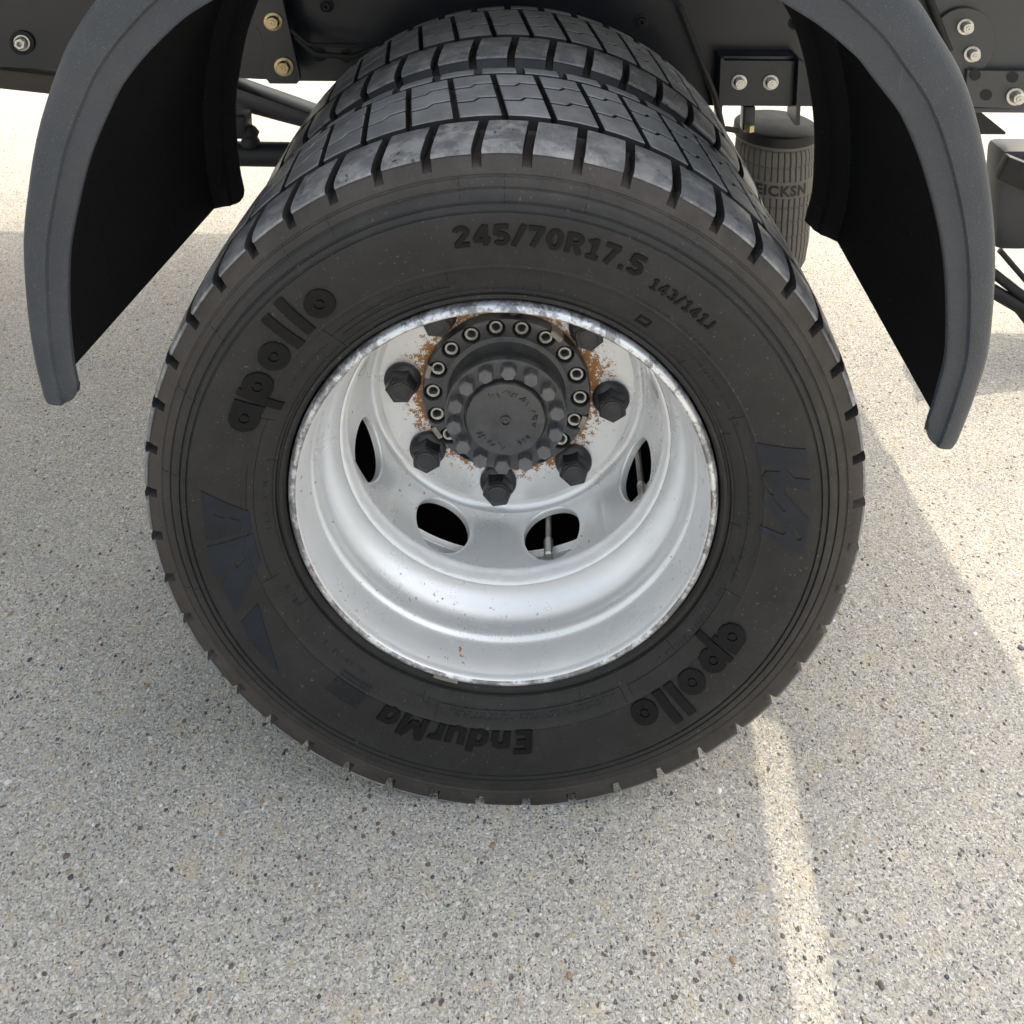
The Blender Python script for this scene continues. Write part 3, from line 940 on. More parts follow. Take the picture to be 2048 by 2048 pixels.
F3 = [(-0.2693, -0.1208), (-0.2501, -0.2052), (-0.2780, -0.1706), (-0.2887, -0.1434)]
for ps in ((F1, [F1a, F1b]), (F2, [F2a]), (F3, [])):
    unturn(emboss_polys('emblem_panel', [ps], ty, h=0.0008, mat=M['logo']))

# mould seams: thin radial ridges across the rings, thin partial rings, small illegible moulded marks
b = MB()
def ridge(a, r0, r1, wd=0.0009, h=0.0009, n=8, bend=0.0):
    a = D2R(a); vs = []; fs = []
    for i in range(n + 1):
        r = r0 + (r1 - r0) * i / n
        aa = a + bend * (i / n)
        y = side_y(r, aa)
        for s_, dy in ((-1, 0.0008), (0, -h), (1, 0.0008)):
            q = aa + s_ * wd / r / 2
            vs.append((r * math.sin(q), y + dy, r * math.cos(q)))
        if i: fs += [((i - 1) * 3, i * 3, i * 3 + 1, (i - 1) * 3 + 1), ((i - 1) * 3 + 1, i * 3 + 1, i * 3 + 2, (i - 1) * 3 + 2)]
    b.add(vs, fs)
def arc(r, a0, a1, wd=0.0010, h=0.0008):
    n = max(4, int((a1 - a0) / 1.5)); vs = []; fs = []
    for i in range(n + 1):
        a = D2R(a0 + (a1 - a0) * i / n)
        for dr, dy in ((-wd / 2, 0.0006), (0, -h), (wd / 2, 0.0006)):
            vs.append(((r + dr) * math.sin(a), side_y(r + dr, a) + dy, (r + dr) * math.cos(a)))
        if i: fs += [((i - 1) * 3, i * 3, i * 3 + 1, (i - 1) * 3 + 1), ((i - 1) * 3 + 1, i * 3 + 1, i * 3 + 2, (i - 1) * 3 + 2)]
    b.add(vs, fs)
rr = random.Random(11)
for a in (-7, 0.5, 14, 31, 33, 62, 83, 100, 125, 128, 158, 172, 186, 205, 222, 231, 252, 275, 290, 303, 322, 331):
    ridge(a, 0.3425, 0.3735, wd=rr.uniform(0.0006, 0.0011), h=0.0004, bend=rr.uniform(-0.01, 0.01))
for a in (5, 9, 48, 70, 95, 133, 160, 200, 240, 281, 318):
    ridge(a, 0.2485, 0.2600, wd=0.0007, h=0.0005)
for a0, a1, r in ((250, 292, 0.270), (-42, -28, 0.268), (-40, -12, 0.2605), (150, 196, 0.262), (112, 148, 0.264), (66, 110, 0.2655), (258, 280, 0.2775)):
    arc(r, a0, a1, 0.0008, 0.0005)
for a in (250, 292, -42, -12, 150, 196, 112, 148, 66):
    ridge(a, 0.262, 0.280, 0.0008, 0.0005)
unturn(b.build('mould_seams', M['emboss'], ty, smooth=30))['kind'] = 'stuff'

b = MB()
def dash(r, a, l_r, l_t, tilt=0.0, h=0.00035):
    er = Vector((math.sin(a), 0, math.cos(a))); et = Vector((math.cos(a), 0, -math.sin(a)))
    c, s_ = math.cos(tilt), math.sin(tilt)
    pr = er * c + et * s_; pt = et * c - er * s_
    vs = []
    for i, j in ((-1, -1), (1, -1), (1, 1), (-1, 1)):
        p = er * r + pr * (i * l_r / 2) + pt * (j * l_t / 2)
        vs.append((p.x, side_y(math.hypot(p.x, p.z), math.atan2(p.x, p.z)) - h, p.z))
    vs += [(x, y + 0.0018, z) for x, y, z in vs]
    b.add(vs, [(0, 1, 2, 3), (0, 1, 5, 4), (1, 2, 6, 5), (2, 3, 7, 6), (3, 0, 4, 7)])
def marks(r, a0, a1, hgt, step, dens=0.8):
    a = a0
    while a < a1:
        if rr.random() < dens:
            for q in range(rr.choice((1, 2, 2, 3))):
                if rr.random() < 0.55: dash(r, D2R(a) + rr.uniform(-0.3, 0.3) * hgt / r, hgt, hgt * 0.20, rr.choice((0, 0, 0.35, -0.35)))
                else: dash(r + rr.choice((-0.42, 0, 0.42)) * hgt, D2R(a), hgt * 0.18, hgt * 0.6)
        a += step
for r, a0, a1, hg in ((0.2700, -31, -13, 0.0034), (0.2635, -32, -10, 0.0036), (0.2850, 29, 50, 0.0036), (0.2690, 42, 68, 0.0042), (0.2660, 84, 108, 0.0052),
                      (0.2600, 104, 140, 0.0045), (0.2700, 154, 192, 0.0026), (0.2660, 152, 200, 0.0026), (0.2615, 152, 206, 0.0026), (0.2640, 216, 230, 0.0045), (0.2610, 234, 246, 0.0056), (0.2580, 262, 276, 0.0042), (0.2640, 300, 316, 0.0038)):
    marks(r, a0, a1, hg, hg * 1.05 / r * 57.3)
for k in range(7):     # little ribbed patch beside the tread name
    for q in range(16): dash(0.2740 + k * 0.0046, D2R(212.5 + q * 0.52 + k * 0.1), 0.0030, 0.0013, 0.2, 0.0005)
# small square stamp
unturn(b.build('moulded_marks', M['logo'], ty, smooth=0))
bpy.data.objects['moulded_marks']['kind'] = 'stuff'
a = D2R(34.0); er = Vector((math.sin(a), math.cos(a))); et = Vector((math.cos(a), -math.sin(a)))
sq_ = [tuple(er * (0.2635 + v) + et * u) for u, v in ((-0.0075, -0.005), (0.0075, -0.005), (0.0075, 0.006), (-0.0075, 0.006))]
sh_ = [tuple(er * (0.2640 + v) + et * u) for u, v in ((-0.005, -0.002), (0.005, -0.002), (0.005, 0.003), (-0.005, 0.003))]
unturn(emboss_polys('square_stamp', [(sq_, [sh_])], ty, h=0.0008, maxlen=0.004))

# ------------------------------------------------------------------ the inner wheel
wheel2 = empty('wheel_assembly', (0, 0.328, Z0))
tag(wheel2, 'inner black truck tyre close behind the outer wheel', 'wheel')
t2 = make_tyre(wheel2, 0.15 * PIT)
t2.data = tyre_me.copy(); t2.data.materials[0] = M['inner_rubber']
r2 = link(bpy.data.objects.new('rim', rim_me), wheel2)
link(bpy.data.objects.new('rim_lip', lip_me), r2)

# ------------------------------------------------------------------ hub
hub = empty('wheel_hub', (0, 0.1517 * KY, Z0))
tag(hub, 'dark steel axle hub with bolted round cap in the middle of the silver rim', 'wheel hub')
HY = 0.1517
def hy(y): return (y - HY) * 1.285
NH = 18
def fl(s): return (0.0815 + 0.0242 * s, hy(0.1400) + 0.0004 * (s > 0.9))
fb = hole_sector(NH, fl, 0.0, 1.0, None, 0.0116 / 0.0936, 0.0116 / 0.0242, lambda s: (0.0, 1.0), ph=D2R(11.9), seg=32)
fb.lathe([(0.1057, hy(0.1404)), (0.1070, hy(0.1420)), (0.1072, hy(0.1517))], 120)
fb.lathe([(0.0702, hy(0.1290)), (0.0720, hy(0.1340)), (0.0760, hy(0.1385)), (0.0815, hy(0.1400))], 120)
hf = fb.build('hub_flange', M['iron'], hub, smooth=35)
sb = MB()
sb.lathe([(0.0, 0.0105), (0.0116, 0.0105), (0.0116, 0.0098)], 20)
sb_me = sb.mesh('hole_floor', M['black'], smooth=30)
sk = MB()
sk.lathe([(0.0088, 0.011), (0.0088, 0.0028), (0.0082, 0.0020), (0.0062, 0.0020), (0.0052, 0.0030), (0.0050, 0.0102)], 24)
sk_me = sk.mesh('socket_bolt', M['bright'], smooth=35)
for k in range(NH):
    a = D2R(11.9) + 2 * PI * k / NH
    o = link(bpy.data.objects.new('socket_bolt', sk_me), hub)
    o.location = (0.0936 * math.sin(a), hy(0.1405), 0.0936 * math.cos(a))
    f_ = link(bpy.data.objects.new('bolt_recess', sb_me), o)
for a in (-72, -121, 37, 110):
    a = D2R(a)
    tb = MB(); tb.lathe([(0.1008, hy(0.1402)), (0.1008, hy(0.1390)), (0.1066, hy(0.1390)), (0.1082, hy(0.1402)), (0.1082, hy(0.1510))], 6, a - 0.085, a + 0.085)
    tb.build('flange_tab', M['dullsteel'], hub, smooth=30)
hb = MB()
hb.lathe([(0.0709, hy(0.1300)), (0.0707, hy(0.1225)), (0.0718, hy(0.1215)), (0.0718, hy(0.1200)), (0.0711, hy(0.1190)), (0.0750, hy(0.1185)), (0.0763, hy(0.1170)), (0.0763, hy(0.1135)), (0.0750, hy(0.1115)), (0.0731, hy(0.1108))], 120)
hb.lathe([(0.0731, hy(0.1108)), (0.0716, hy(0.1106)), (0.0542, hy(0.1100)), (0.0518, hy(0.1100)), (0.0510, hy(0.1113)), (0.0496, hy(0.1113)), (0.0492, hy(0.1060)), (0.0479, hy(0.1045)), (0.0455, hy(0.1040)), (0.0070, hy(0.1034)), (0.0068, hy(0.1018)), (0.0058, hy(0.1010)), (0.0048, hy(0.1012)), (0.0045, hy(0.1040)), (0.0000, hy(0.1050))], 96)
cap = hb.build('hub_cap', M['iron'], hub, smooth=30)
cb = MB()
hexv = lambda r, y: [(r * math.sin(PI / 3 * k), y, r * math.cos(PI / 3 * k)) for k in range(6)]
vs = hexv(0.0101, 0.001) + hexv(0.0100, -0.0102) + hexv(0.0088, -0.0118); fs = []
for i in range(2):
    for k in range(6): fs.append((i * 6 + k, i * 6 + (k + 1) % 6, (i + 1) * 6 + (k + 1) % 6, (i + 1) * 6 + k))
fs.append(tuple(range(12, 18)))
cb.add(vs, fs)
cb_me = cb.mesh('cap_bolt', M['bolt'], smooth=20)
for k in range(14):
    a = D2R(3.4) + 2 * PI * k / 14
    o = link(bpy.data.objects.new('cap_bolt', cb_me), hub)
    o.location = (0.0640 * math.sin(a), hy(0.1108), 0.0640 * math.cos(a)); o.rotation_euler = (0, a + random.uniform(-0.15, 0.15) + PI / 6, 0)
# worn cast marks round the cap, too worn to read
b = MB()
def cmark(r, a, lr, lt, tilt):
    er = Vector((math.sin(a), 0, math.cos(a))); et = Vector((math.cos(a), 0, -math.sin(a)))
    c, s_ = math.cos(tilt), math.sin(tilt); pr = er * c + et * s_; pt = et * c - er * s_
    vs = [];
    for i, j in ((-1, -1), (1, -1), (1, 1), (-1, 1)):
        p = er * r + pr * (i * lr / 2) + pt * (j * lt / 2); vs.append((p.x, hy(0.1029), p.z))
    vs += [(x * 1.01, hy(0.1042), z * 1.01) for x, y, z in vs]
    b.add(vs, [(0, 1, 2, 3), (0, 1, 5, 4), (1, 2, 6, 5), (2, 3, 7, 6), (3, 0, 4, 7)])
for a0, a1 in ((-32, 58), (70, 100), (128, 160), (186, 248)):
    a = a0
    while a < a1:
        for q in range(rr.choice((1, 2, 3))):
            cmark(0.0365 + rr.uniform(-0.002, 0.002), D2R(a) + rr.uniform(-0.05, 0.05), rr.uniform(0.004, 0.007), 0.0011, rr.uniform(-0.8, 0.8))
        a += rr.uniform(7, 12)
b.build('cast_marks', M['iron'], cap, smooth=0)['kind'] = 'stuff'

# ------------------------------------------------------------------ mudguards
def resample(pts, n):
    pts = smooth_path(pts, 10)
    d = [0.0]
    for p, q in zip(pts, pts[1:]): d.append(d[-1] + math.dist(p, q))
    out = []
    for i in range(n + 1):
        s = d[-1] * i / n
        j = 0
        while j < len(d) - 2 and d[j + 1] < s: j += 1
        t = (s - d[j]) / max(d[j + 1] - d[j], 1e-9)
        out.append((pts[j][0] + (pts[j + 1][0] - pts[j][0]) * t, pts[j][1] + (pts[j + 1][1] - pts[j][1]) * t))
    return out

def mudguard(name, curve, widths, yb, label, inset, skew):
    """curve: outer edge in (x, z) from the lower end up; widths: band width from lower end to top; yb rear plane"""
    n = 70
    c = resample(curve, n)
    root = empty(name, (c[0][0], 0.1, Z0 + c[0][1]))
    tag(root, label, 'mudguard')
    ox, oy, oz = root.location
    def frame(i):
        p = Vector(c[i]); t = (Vector(c[min(i + 1, n)]) - Vector(c[max(i - 1, 0)])).normalized()
        nn = Vector((t.y, -t.x))
        if nn.dot(Vector((0, 0.25)) - p) < 0: nn = -nn
        return p, t, nn
    def width(i): return widths[0] + (widths[1] - widths[0]) * (i / n) ** 1.3
    def sweep(sec_fn, mat, pname, closed, trim_fn=None):
        b = MB(); vs = []; fs = []; L = None
        for i in range(n + 1):
            p, t, nn = frame(i)
            sec = sec_fn(i, width(i)); L = len(sec)
            for (d, y, *e) in sec:
                q = p + nn * d + t * (e[0] if e else 0.0)
                vs.append((q.x - ox, y - oy, Z0 + q.y - oz))
        for i in range(n):
            for k in range(L if closed else L - 1):
                k2 = (k + 1) % L
                fs.append((i * L + k, i * L + k2, (i + 1) * L + k2, (i + 1) * L + k))
        fs.append(tuple(range(L))); fs.append(tuple(range(n * L, (n + 1) * L)))
        b.add(vs, fs)
        return b.build(pname, mat, root, smooth=32)
    # lower end of each flange is rounded: rows near the end are pulled along the curve
    def rnd(i, d, w_, rad=0.019):
        if i > 2: return 0.0
        e = 0.0
        s = i / 3.0
        k = max(0.0, d - (w_ - rad)) / rad
        if k > 0: e = (1 - math.sqrt(max(0.0, 1 - k * k))) * rad * (1 - s)
        k = max(0.0, (rad * 0.3) - d) / (rad * 0.3)
        if k > 0: e = max(e, (1 - math.sqrt(max(0.0, 1 - k * k))) * rad * 0.3 * (1 - s))
        return e
    def front_sec(i, w_):
        base = [(0.0, 0.030), (0.0, 0.016), (0.0012, 0.006), (0.0045, -0.002), (0.010, -0.0075), (0.017, -0.0105), (w_ * 0.55, -0.0125), (w_ * 0.60, -0.0122), (w_ * 0.635, -0.0085), (w_ * 0.67, -0.0078), (w_ - 0.012, -0.0080), (w_ - 0.007, -0.0080), (w_ - 0.003, -0.0080), (w_ - 0.001, -0.0075), (w_, -0.0065), (w_, -0.0015), (w_ - 0.003, -0.0005), (0.016, -0.0015), (0.007, 0.006), (0.005, 0.030)]
        if i <= 2:   # pressed stiffening lip across the end
            base = [(d, y + (0.002 if i == 0 and y < 0 else 0)) for d, y in base]
        return [(d, y, rnd(i, d, w_)) for d, y in base]
    def sheet_sec(i, w_):
        sk_ = skew * max(0.0, 1 - i / 10.0)
        y0, y1 = 0.030, yb - 0.012
        return [(0.0, y0, 0.0), (inset, y1, sk_), (0.0045 + inset, y1, sk_), (0.0045, y0, 0.0)]
    def rear_sec(i, w_):
        wb = 0.050
        base = [(0.0, yb - 0.012), (0.001, yb - 0.004), (0.005, yb + 0.001), (wb * 0.4, yb + 0.003), (wb * 0.62, yb + 0.003), (wb * 0.76, yb + 0.003), (wb * 0.86, yb + 0.003), (wb * 0.94, yb + 0.003), (wb, yb + 0.003), (wb, yb - 0.002), (wb * 0.94, yb - 0.003), (wb * 0.86, yb - 0.0035), (wb * 0.76, yb - 0.004), (wb * 0.62, yb - 0.004), (wb * 0.55, yb - 0.009), (0.018, yb - 0.009), (0.0045, yb - 0.014)]
        return [(d + inset, y, rnd(i, d, wb) + skew * max(0.0, 1 - i / 10.0)) for d, y in base]
    sweep(front_sec, M['plastic'], 'outer_flange', True)
    sweep(sheet_sec, M['inner_plastic'], 'inner_sheet', True)
    sweep(rear_sec, M['inner_plastic'], 'rear_flange', True)
    return root

LC = [(-0.4985, 0.112), (-0.5005, 0.131), (-0.505, 0.162), (-0.508, 0.22), (-0.506, 0.294), (-0.496, 0.355), (-0.480, 0.421), (-0.454, 0.488), (-0.436, 0.522), (-0.407, 0.562), (-0.365, 0.607), (-0.315, 0.645)]
RC = [(0.486, 0.070), (0.490, 0.082), (0.504, 0.135), (0.514, 0.195), (0.511, 0.302), (0.493, 0.399), (0.467, 0.477), (0.434, 0.532), (0.412, 0.564), (0.370, 0.608), (0.320, 0.648)]
mudguard('mudguard', LC, (0.046, 0.088), 0.460, 'curved dark plastic mudguard left of the tyre with open black inside', 0.036, 0.0)
mudguard('mudguard', RC, (0.044, 0.098), 0.357, 'curved dark plastic mudguard right of the tyre reaching down lowest', 0.034, 0.045)

# ------------------------------------------------------------------ chassis behind the wheels
ch = empty('truck_chassis', (0, 0.80, 0.60))
tag(ch, 'dark painted truck chassis rail with brackets and bolts behind the wheels', 'chassis')
C0 = Vector((0, 0.80, 0.60))
def W(x, y, z): return (0.81 * x - 0.005 - C0.x, y - C0.y, 0.795 * z + 0.039 + Z0 - C0.z)       # z measured from the wheel centre
def pl(poly): return [W(x, 0, z)[::2] for x, z in poly]
ry = 0.80 - C0.y
b = MB()
b.prism(pl([(-1.9, 0.265), (-0.99, 0.226), (-0.50, 0.204), (0.24, 0.204), (0.30, 0.150), (1.24, 0.150), (1.24, 0.62), (-1.9, 0.62)]), ry, ry + 0.008, 0.002)
b.prism(pl([(-1.9, 0.265), (-0.99, 0.226), (-0.50, 0.204), (0.24, 0.204), (0.24, 0.212), (-0.50, 0.212), (-0.99, 0.234), (-1.9, 0.273)]), ry + 0.008, ry + 0.075)
b.prism(pl([(0.30, 0.150), (1.24, 0.150), (1.24, 0.158), (0.30, 0.158)]), ry + 0.008, ry + 0.075)
rail = b.build('frame_rail', M['chassis'], ch, smooth=30)

def bolt_mesh(mat, r=0.0125, head=0.010, wash=True, hexn=6, socket=False):
    b = MB()
    if wash: b.lathe([(0.0, 0.0), (r * 1.55, 0.0), (r * 1.60, -0.001), (r * 1.55, -0.0035), (r * 1.1, -0.0045)], 28)
    hx = lambda q, y: [(q * math.sin(2 * PI / hexn * k), y, q * math.cos(2 * PI / hexn * k)) for k in range(hexn)]
    vs = hx(r * 1.05, -0.003) + hx(r * 1.05, -0.003 - head) + hx(r * 0.92, -0.0045 - head); fs = []
    for i in range(2):
        for k in range(hexn): fs.append((i * hexn + k, i * hexn + (k + 1) % hexn, (i + 1) * hexn + (k + 1) % hexn, (i + 1) * hexn + k))
    b.add(vs, fs)
    y = -0.0045 - head
    if socket: b.lathe([(r * 0.92, y), (r * 0.50, y), (r * 0.45, y + 0.001), (r * 0.45, y + 0.008), (0, y + 0.008)], 6)
    else: b.lathe([(r * 0.92, y), (r * 0.55, y), (r * 0.5, y - 0.0012), (r * 0.15, y - 0.0012), (r * 0.1, y), (0, y + 0.0006)], 24)
    return b.mesh('bolt', mat, smooth=30)
bolt_brass = bolt_mesh(M['brass'])
bolt_bright = bolt_mesh(M['bright'], r=0.0115, head=0.014, hexn=12)
bolt_socket = bolt_mesh(M['bright'], r=0.0125, head=0.008, socket=True, hexn=24)
bolt_black = bolt_mesh(M['black'], r=0.0105, head=0.006, socket=True, hexn=24)
def bolt(me, x, y, z, rot=0.3, sc_=1.0, parent=ch):
    o = link(bpy.data.objects.new('bolt', me), parent)
    o.location = W(x, y, z); o.rotation_euler = (0, rot, 0); o.scale = (0.81 * sc_,) * 3
    return o
bolt(bolt_socket, -1.145, 0.80, 0.296, 0.2, 1.15)
for x, z in ((-0.428, 0.390), (-0.448, 0.270), (-0.386, 0.267), (0.297, 0.357), (0.650, 0.353)): bolt(bolt_black, x, 0.80, z, 0.4)
# large grommet rings round the left socket bolt
b = MB(); b.lathe([(0.024, ry), (0.024, ry - 0.004), (0.019, ry - 0.006), (0.016, ry - 0.004)], 28, org=(W(-1.145, 0, 0)[0], 0, W(0, 0, 0.296)[2])); b.build('bolt_collar', M['black'], ch, smooth=40)
# gusset plate with two bolts on the left
b = MB()
b.prism(pl([(-0.66, 0.62), (-0.545, 0.62), (-0.508, 0.415), (-0.480, 0.252), (-0.478, 0.232), (-0.487, 0.222), (-0.548, 0.222), (-0.558, 0.236), (-0.560, 0.330), (-0.575, 0.360), (-0.62, 0.40)]), 0.742 - C0.y, 0.752 - C0.y, 0.002)
b.box(W(-0.60, 0.775, 0.45), (0.05, 0.045, 0.16))
gus = b.build('gusset_plate', M['chassis'], ch, smooth=30)
bolt(bolt_brass, -0.533, 0.742, 0.371, 0.2, 1.08); bolt(bolt_brass, -0.513, 0.742, 0.264, 0.5, 1.12)
# bracket above the air spring
b = MB()
b.prism(pl([(0.478, 0.168), (0.641, 0.168), (0.641, 0.278), (0.478, 0.278)]), 0.762 - C0.y, 0.770 - C0.y, 0.002)
b.prism(pl([(0.470, 0.135), (0.478, 0.135), (0.478, 0.287), (0.470, 0.287)]), 0.754 - C0.y, 0.800 - C0.y, 0.002)
b.prism(pl([(0.640, 0.130), (0.650, 0.130), (0.650, 0.284), (0.640, 0.290)]), 0.742 - C0.y, 0.800 - C0.y, 0.002)
b.bbox(W(0.56, 0.782, 0.283), (0.143, 0.036, 0.007), 0.002)
b.build('spring_bracket', M['chassis'], ch, smooth=30)
bolt(bolt_bright, 0.515, 0.762, 0.226, 0.2); bolt(bolt_bright, 0.586, 0.762, 0.226, 0.6)
# right end: grey plate, holes, lower bracket
b = MB()
b.prism(pl([(0.86, 0.200), (1.236, 0.196), (1.236, 0.60), (0.86, 0.60)]), 0.786 - C0.y, 0.797 - C0.y, 0.002)
gp = b.build('end_plate', M['chassis_grey'], ch, smooth=30)
b = MB()
pts = [(1.02 + 0.075 * math.cos(t), 0.315 + 0.085 * math.sin(t)) for t in [2 * PI * k / 28 for k in range(28)]]
b.prism(pl(pts), 0.778 - C0.y, 0.7845 - C0.y, 0.0015)
b.build('round_plate', M['chassis_grey'], gp, smooth=30)
b = MB()
b.prism(pl([(1.030, 0.165), (1.222, 0.160), (1.222, 0.252), (1.030, 0.254)]), 0.770 - C0.y, 0.777 - C0.y, 0.0015)
b.bbox(W(1.14, 0.785, 0.157), (0.16, 0.030, 0.010), 0.003)
b.build('lower_bracket', M['chassis_grey'], gp, smooth=30)
for x, z in ((1.022, 0.355), (1.042, 0.290)): bolt(bolt_bright, x, 0.778, z, 0.3, 1.05, ch)
bolt(bolt_bright, 1.142, 0.770, 0.192, 0.3, 1.15, ch)
for x, z in ((1.077, 0.195), (1.133, 0.2385), (1.048, 0.243)):
    b = MB(); b.lathe([(0.0, 0.0), (0.0108, 0.0)], 20, org=W(x, 0.7690, z)); b.build('bolt_hole', M['black'], gp, smooth=0)
b = MB(); b.tube([W(0.90, 0.775, 0.62), W(0.935, 0.772, 0.42), W(0.985, 0.770, 0.30)], 0.008, 10); b.build('cable', M['black'], ch, smooth=60)

for pts, r in (([(-0.44, 0.770, 0.36), (-0.40, 0.755, 0.300), (-0.365, 0.752, 0.270), (-0.30, 0.760, 0.262), (-0.22, 0.772, 0.290)], 0.006),
               ([(-0.455, 0.775, 0.40), (-0.425, 0.750, 0.330), (-0.375, 0.745, 0.290), (-0.29, 0.755, 0.285)], 0.004),
               ([(0.30, 0.770, 0.36), (0.335, 0.752, 0.270), (0.365, 0.748, 0.200), (0.385, 0.760, 0.130), (0.42, 0.800, 0.110)], 0.006)):
    b = MB(); b.tube([(x - C0.x, y - C0.y, z + Z0 - C0.z) for x, y, z in pts], r, 10); b.build('air_line', M['black'], ch, smooth=60)
# air spring
sp = empty('air_spring', (0.655, 0.885, 0.10))
tag(sp, 'dusty grey air spring bellows below the two bolt bracket behind the inner tyre', 'air spring')
S0 = Vector((0.655, 0.885, 0.10))
b = MB()
b.lathe([(0.0, 0.072 + Z0 - S0.z), (0.092, 0.072 + Z0 - S0.z), (0.100, 0.068 + Z0 - S0.z), (0.102, 0.046 + Z0 - S0.z), (0.098, 0.050 + Z0 - S0.z), (0.07, 0.048 + Z0 - S0.z)], 72, axis='z')
b.build('top_plate', M['black'], sp, smooth=40)
b = MB()
b.lathe([(0.090, 0.0480 + Z0 - S0.z), (0.0965, 0.046 + Z0 - S0.z), (0.0965, 0.036 + Z0 - S0.z), (0.090, 0.033 + Z0 - S0.z)], 72, axis='z')
b.build('clamp_ring', M['bellows'], sp, smooth=40)
b = MB()
vs = []; fs = []
prof = [(0.086, 0.036), (0.092, 0.030), (0.0945, 0.022), (0.0955, 0.012), (0.0955, -0.003), (0.0925, -0.007), (0.0955, -0.011), (0.0965, -0.040), (0.0975, -0.0415), (0.0975, -0.082), (0.0965, -0.084), (0.0960, -0.103), (0.0930, -0.107), (0.0960, -0.111), (0.0956, -0.140), (0.0928, -0.144), (0.0954, -0.148), (0.0946, -0.178), (0.0918, -0.182), (0.0944, -0.186), (0.0935, -0.22), (0.088, -0.27), (0.080, -0.29), (0.070, -0.29)]
n = 40 * 6; L = len(prof)
for k in range(n):
    a = 2 * PI * k / n
    gr = (k % 6 == 0)
    for r, z in prof:
        d = 0.0045 if gr and not (-0.083 < z < -0.040) and z < 0.045 else 0.0
        vs.append(((r - d) * math.sin(a), (r - d) * math.cos(a), z + Z0 - S0.z))
for k in range(n):
    k2 = (k + 1) % n
    for i in range(L - 1): fs.append((k * L + i, k * L + i + 1, k2 * L + i + 1, k2 * L + i))
b.add(vs, fs)
bel = b.build('bellows', M['bellows'], sp, smooth=25)
vs, tr = text_polys('EICKSN', 0.036, 0.0016, 1.12)
x0 = min(v.x for v in vs); x1 = max(v.x for v in vs)
b = MB()
tv = []
for v in vs:
    a = PI + 0.02 - ((v.x - (x0 + x1) / 2) / 0.0985)
    tv.append((0.0982 * math.sin(a), 0.0982 * math.cos(a), -0.0745 + v.y + Z0 - S0.z))
b.add(tv, tr)
b.build('print', M['mark'], bel, smooth=0)
sp.location = (0.516, 0.885, 0.190); sp.scale = (0.80, 0.80, 0.81)
b = MB(); b.bbox((0.610 - S0.x - 0.045, 0.80 - S0.y, 0.118 + Z0 - S0.z), (0.030, 0.030, 0.060), 0.004); b.build('mount_stud', M['chassis'], sp, smooth=30)
b = MB(); b.lathe([(0.0, 0.112 + Z0 - S0.z), (0.010, 0.112 + Z0 - S0.z), (0.0135, 0.108 + Z0 - S0.z), (0.0135, 0.092 + Z0 - S0.z), (0.0, 0.090 + Z0 - S0.z)], 6, org=(0.566 - S0.x, 0.790 - S0.y, -0.005), axis='z'); b.build('mount_nut', M['brass'], sp, smooth=20)

# suspension arm and rods on the left, low beam on the right
arm = empty('suspension_arm', (-0.449, 0.82, 0.537))
tag(arm, 'dark square suspension arm sloping down behind the left mudguard', 'suspension arm')
rot = Matrix.Rotation(D2R(20), 3, 'Y')
b = MB(); b.bbox((0.0, 0.0, 0.0), (0.62, 0.075, 0.036), 0.004, rot); b.build('arm_beam', M['chassis'], arm, smooth=30)
b = MB(); b.tube([(-0.30, 0.06, 0.035), (0.30, 0.06, -0.13)], 0.021, 16); b.build('arm_rod', M['brown'], arm, smooth=50)
b = MB(); b.bbox((-0.10, -0.01, -0.045), (0.045, 0.06, 0.06), 0.010); b.build('arm_bush', M['black'], arm, smooth=40)
rod = empty('axle_rod', (-0.449, 0.82, 0.437))
tag(rod, 'thick black round axle rod level with the middle of the left mudguard opening', 'axle rod')
b = MB(); b.tube([(-0.16, 0, 0), (0.35, 0, -0.004)], 0.030, 24); b.build('rod_tube', M['black'], rod, smooth=50)
b = MB()
b.lathe([(0.0, -0.02), (0.020, -0.02), (0.024, -0.012), (0.018, 0.0), (0.023, 0.012), (0.015, 0.024), (0.008, 0.03), (0.0, 0.03)], 14, org=(-0.075, -0.02, 0.050), axis='z')
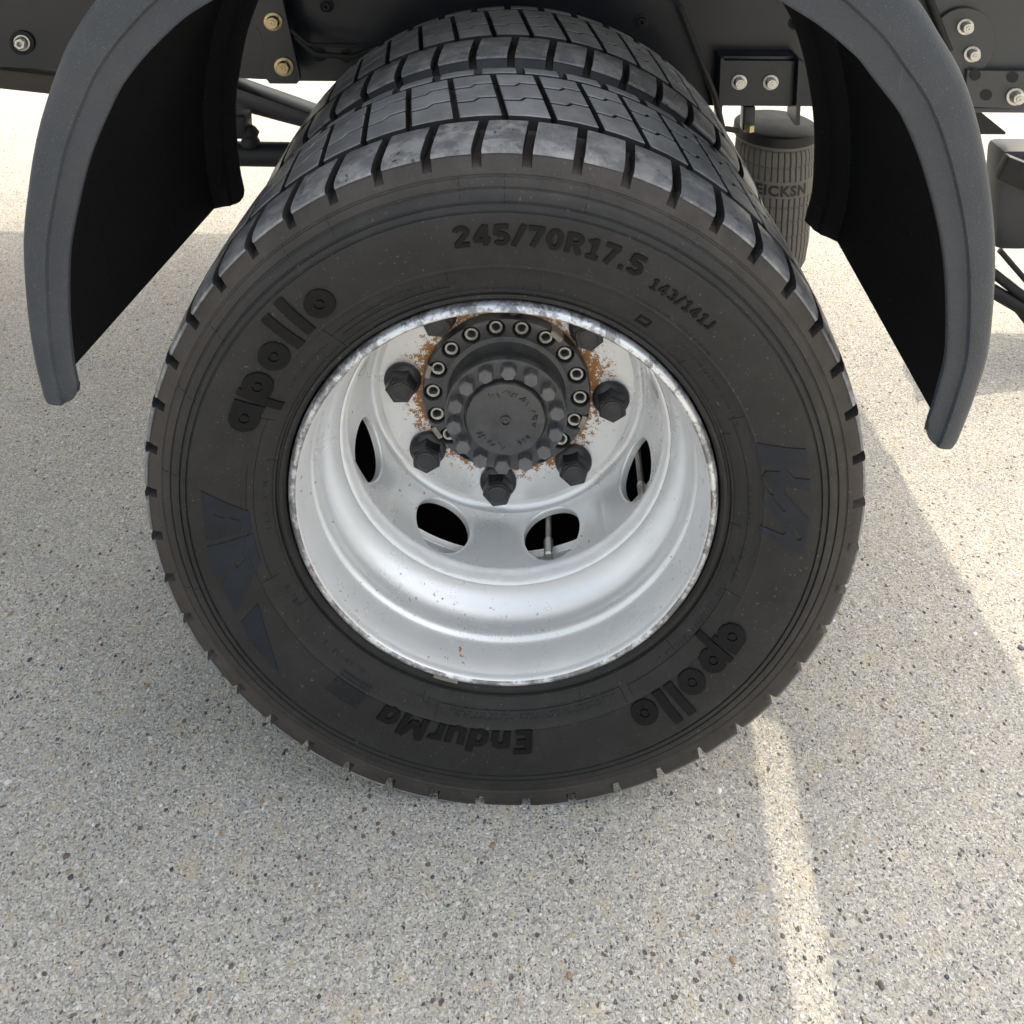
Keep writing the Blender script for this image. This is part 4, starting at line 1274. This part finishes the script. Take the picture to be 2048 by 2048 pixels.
b.build('rod_joint', M['black'], rod, smooth=40)
ub = empty('under_beam', (-1.146, 1.02, 0.529))
tag(ub, 'dirty brown cross beam just under the chassis rail at upper left', 'beam')
b = MB(); b.bbox((0, 0, 0.0), (0.62, 0.06, 0.055), 0.006, Matrix.Rotation(D2R(6), 3, 'Y')); b.bbox((-0.1, 0.05, 0.05), (0.9, 0.04, 0.04), 0.004); b.build('beam_body', M['brown'], ub, smooth=30)

lb = empty('bumper_beam', (1.246, 1.00, 0.285))
tag(lb, 'grey painted bumper beam at the right edge behind the right mudguard', 'bumper beam')
b = MB(); b.bbox((0, 0, 0), (0.60, 0.10, 0.285), 0.025); b.build('beam_body', M['beamgrey'], lb, smooth=40)
b = MB(); b.bbox((-0.12, -0.075, 0.030), (0.42, 0.030, 0.070), 0.006, Matrix.Rotation(D2R(22), 3, 'Y')); b.build('beam_bar', M['black'], lb, smooth=30)
b = MB(); b.prism([(x - C0.x, z + Z0 - C0.z) for x, z in ((0.85, 0.156), (0.868, 0.156), (0.926, 0.110), (0.926, 0.105), (0.85, 0.105))], 0.0, 0.010, 0.002); b.build('corner_gusset', M['black'], ch, smooth=30)
for k, (dz, r) in enumerate(((0.0, 0.020), (0.035, 0.014), (0.085, 0.008), (-0.05, 0.007))):
    o = MB()
    pts = [(1.16 + 0.03 * k, 0.93, 0.16 + dz), (1.30, 0.90, 0.085 + dz * 0.8), (1.45, 0.88, 0.02 + dz * 0.6), (1.7, 0.88, 0.012 + r)]
    pts = [(p[0] - 1.2, p[1] - 0.92, max(p[2], r)) for p in pts]
    o.tube(pts, r, 10)
    h_ = o.build('rubber_hose', M['black'], None, smooth=60, loc=(0.985, 0.92, 0.0)); h_.scale = (0.79,) * 3
    tag(h_, ('thickest black hose running down to the ground behind the right mudguard', 'black hose lying on top of the thickest hose at the right edge', 'thin black cable arching above the hoses at the right edge', 'thin black cable lowest of the bunch at the right edge')[k], 'hose', 'hoses at the right edge')
for o in (arm, rod, ub, lb): o.scale = (0.80,) * 3
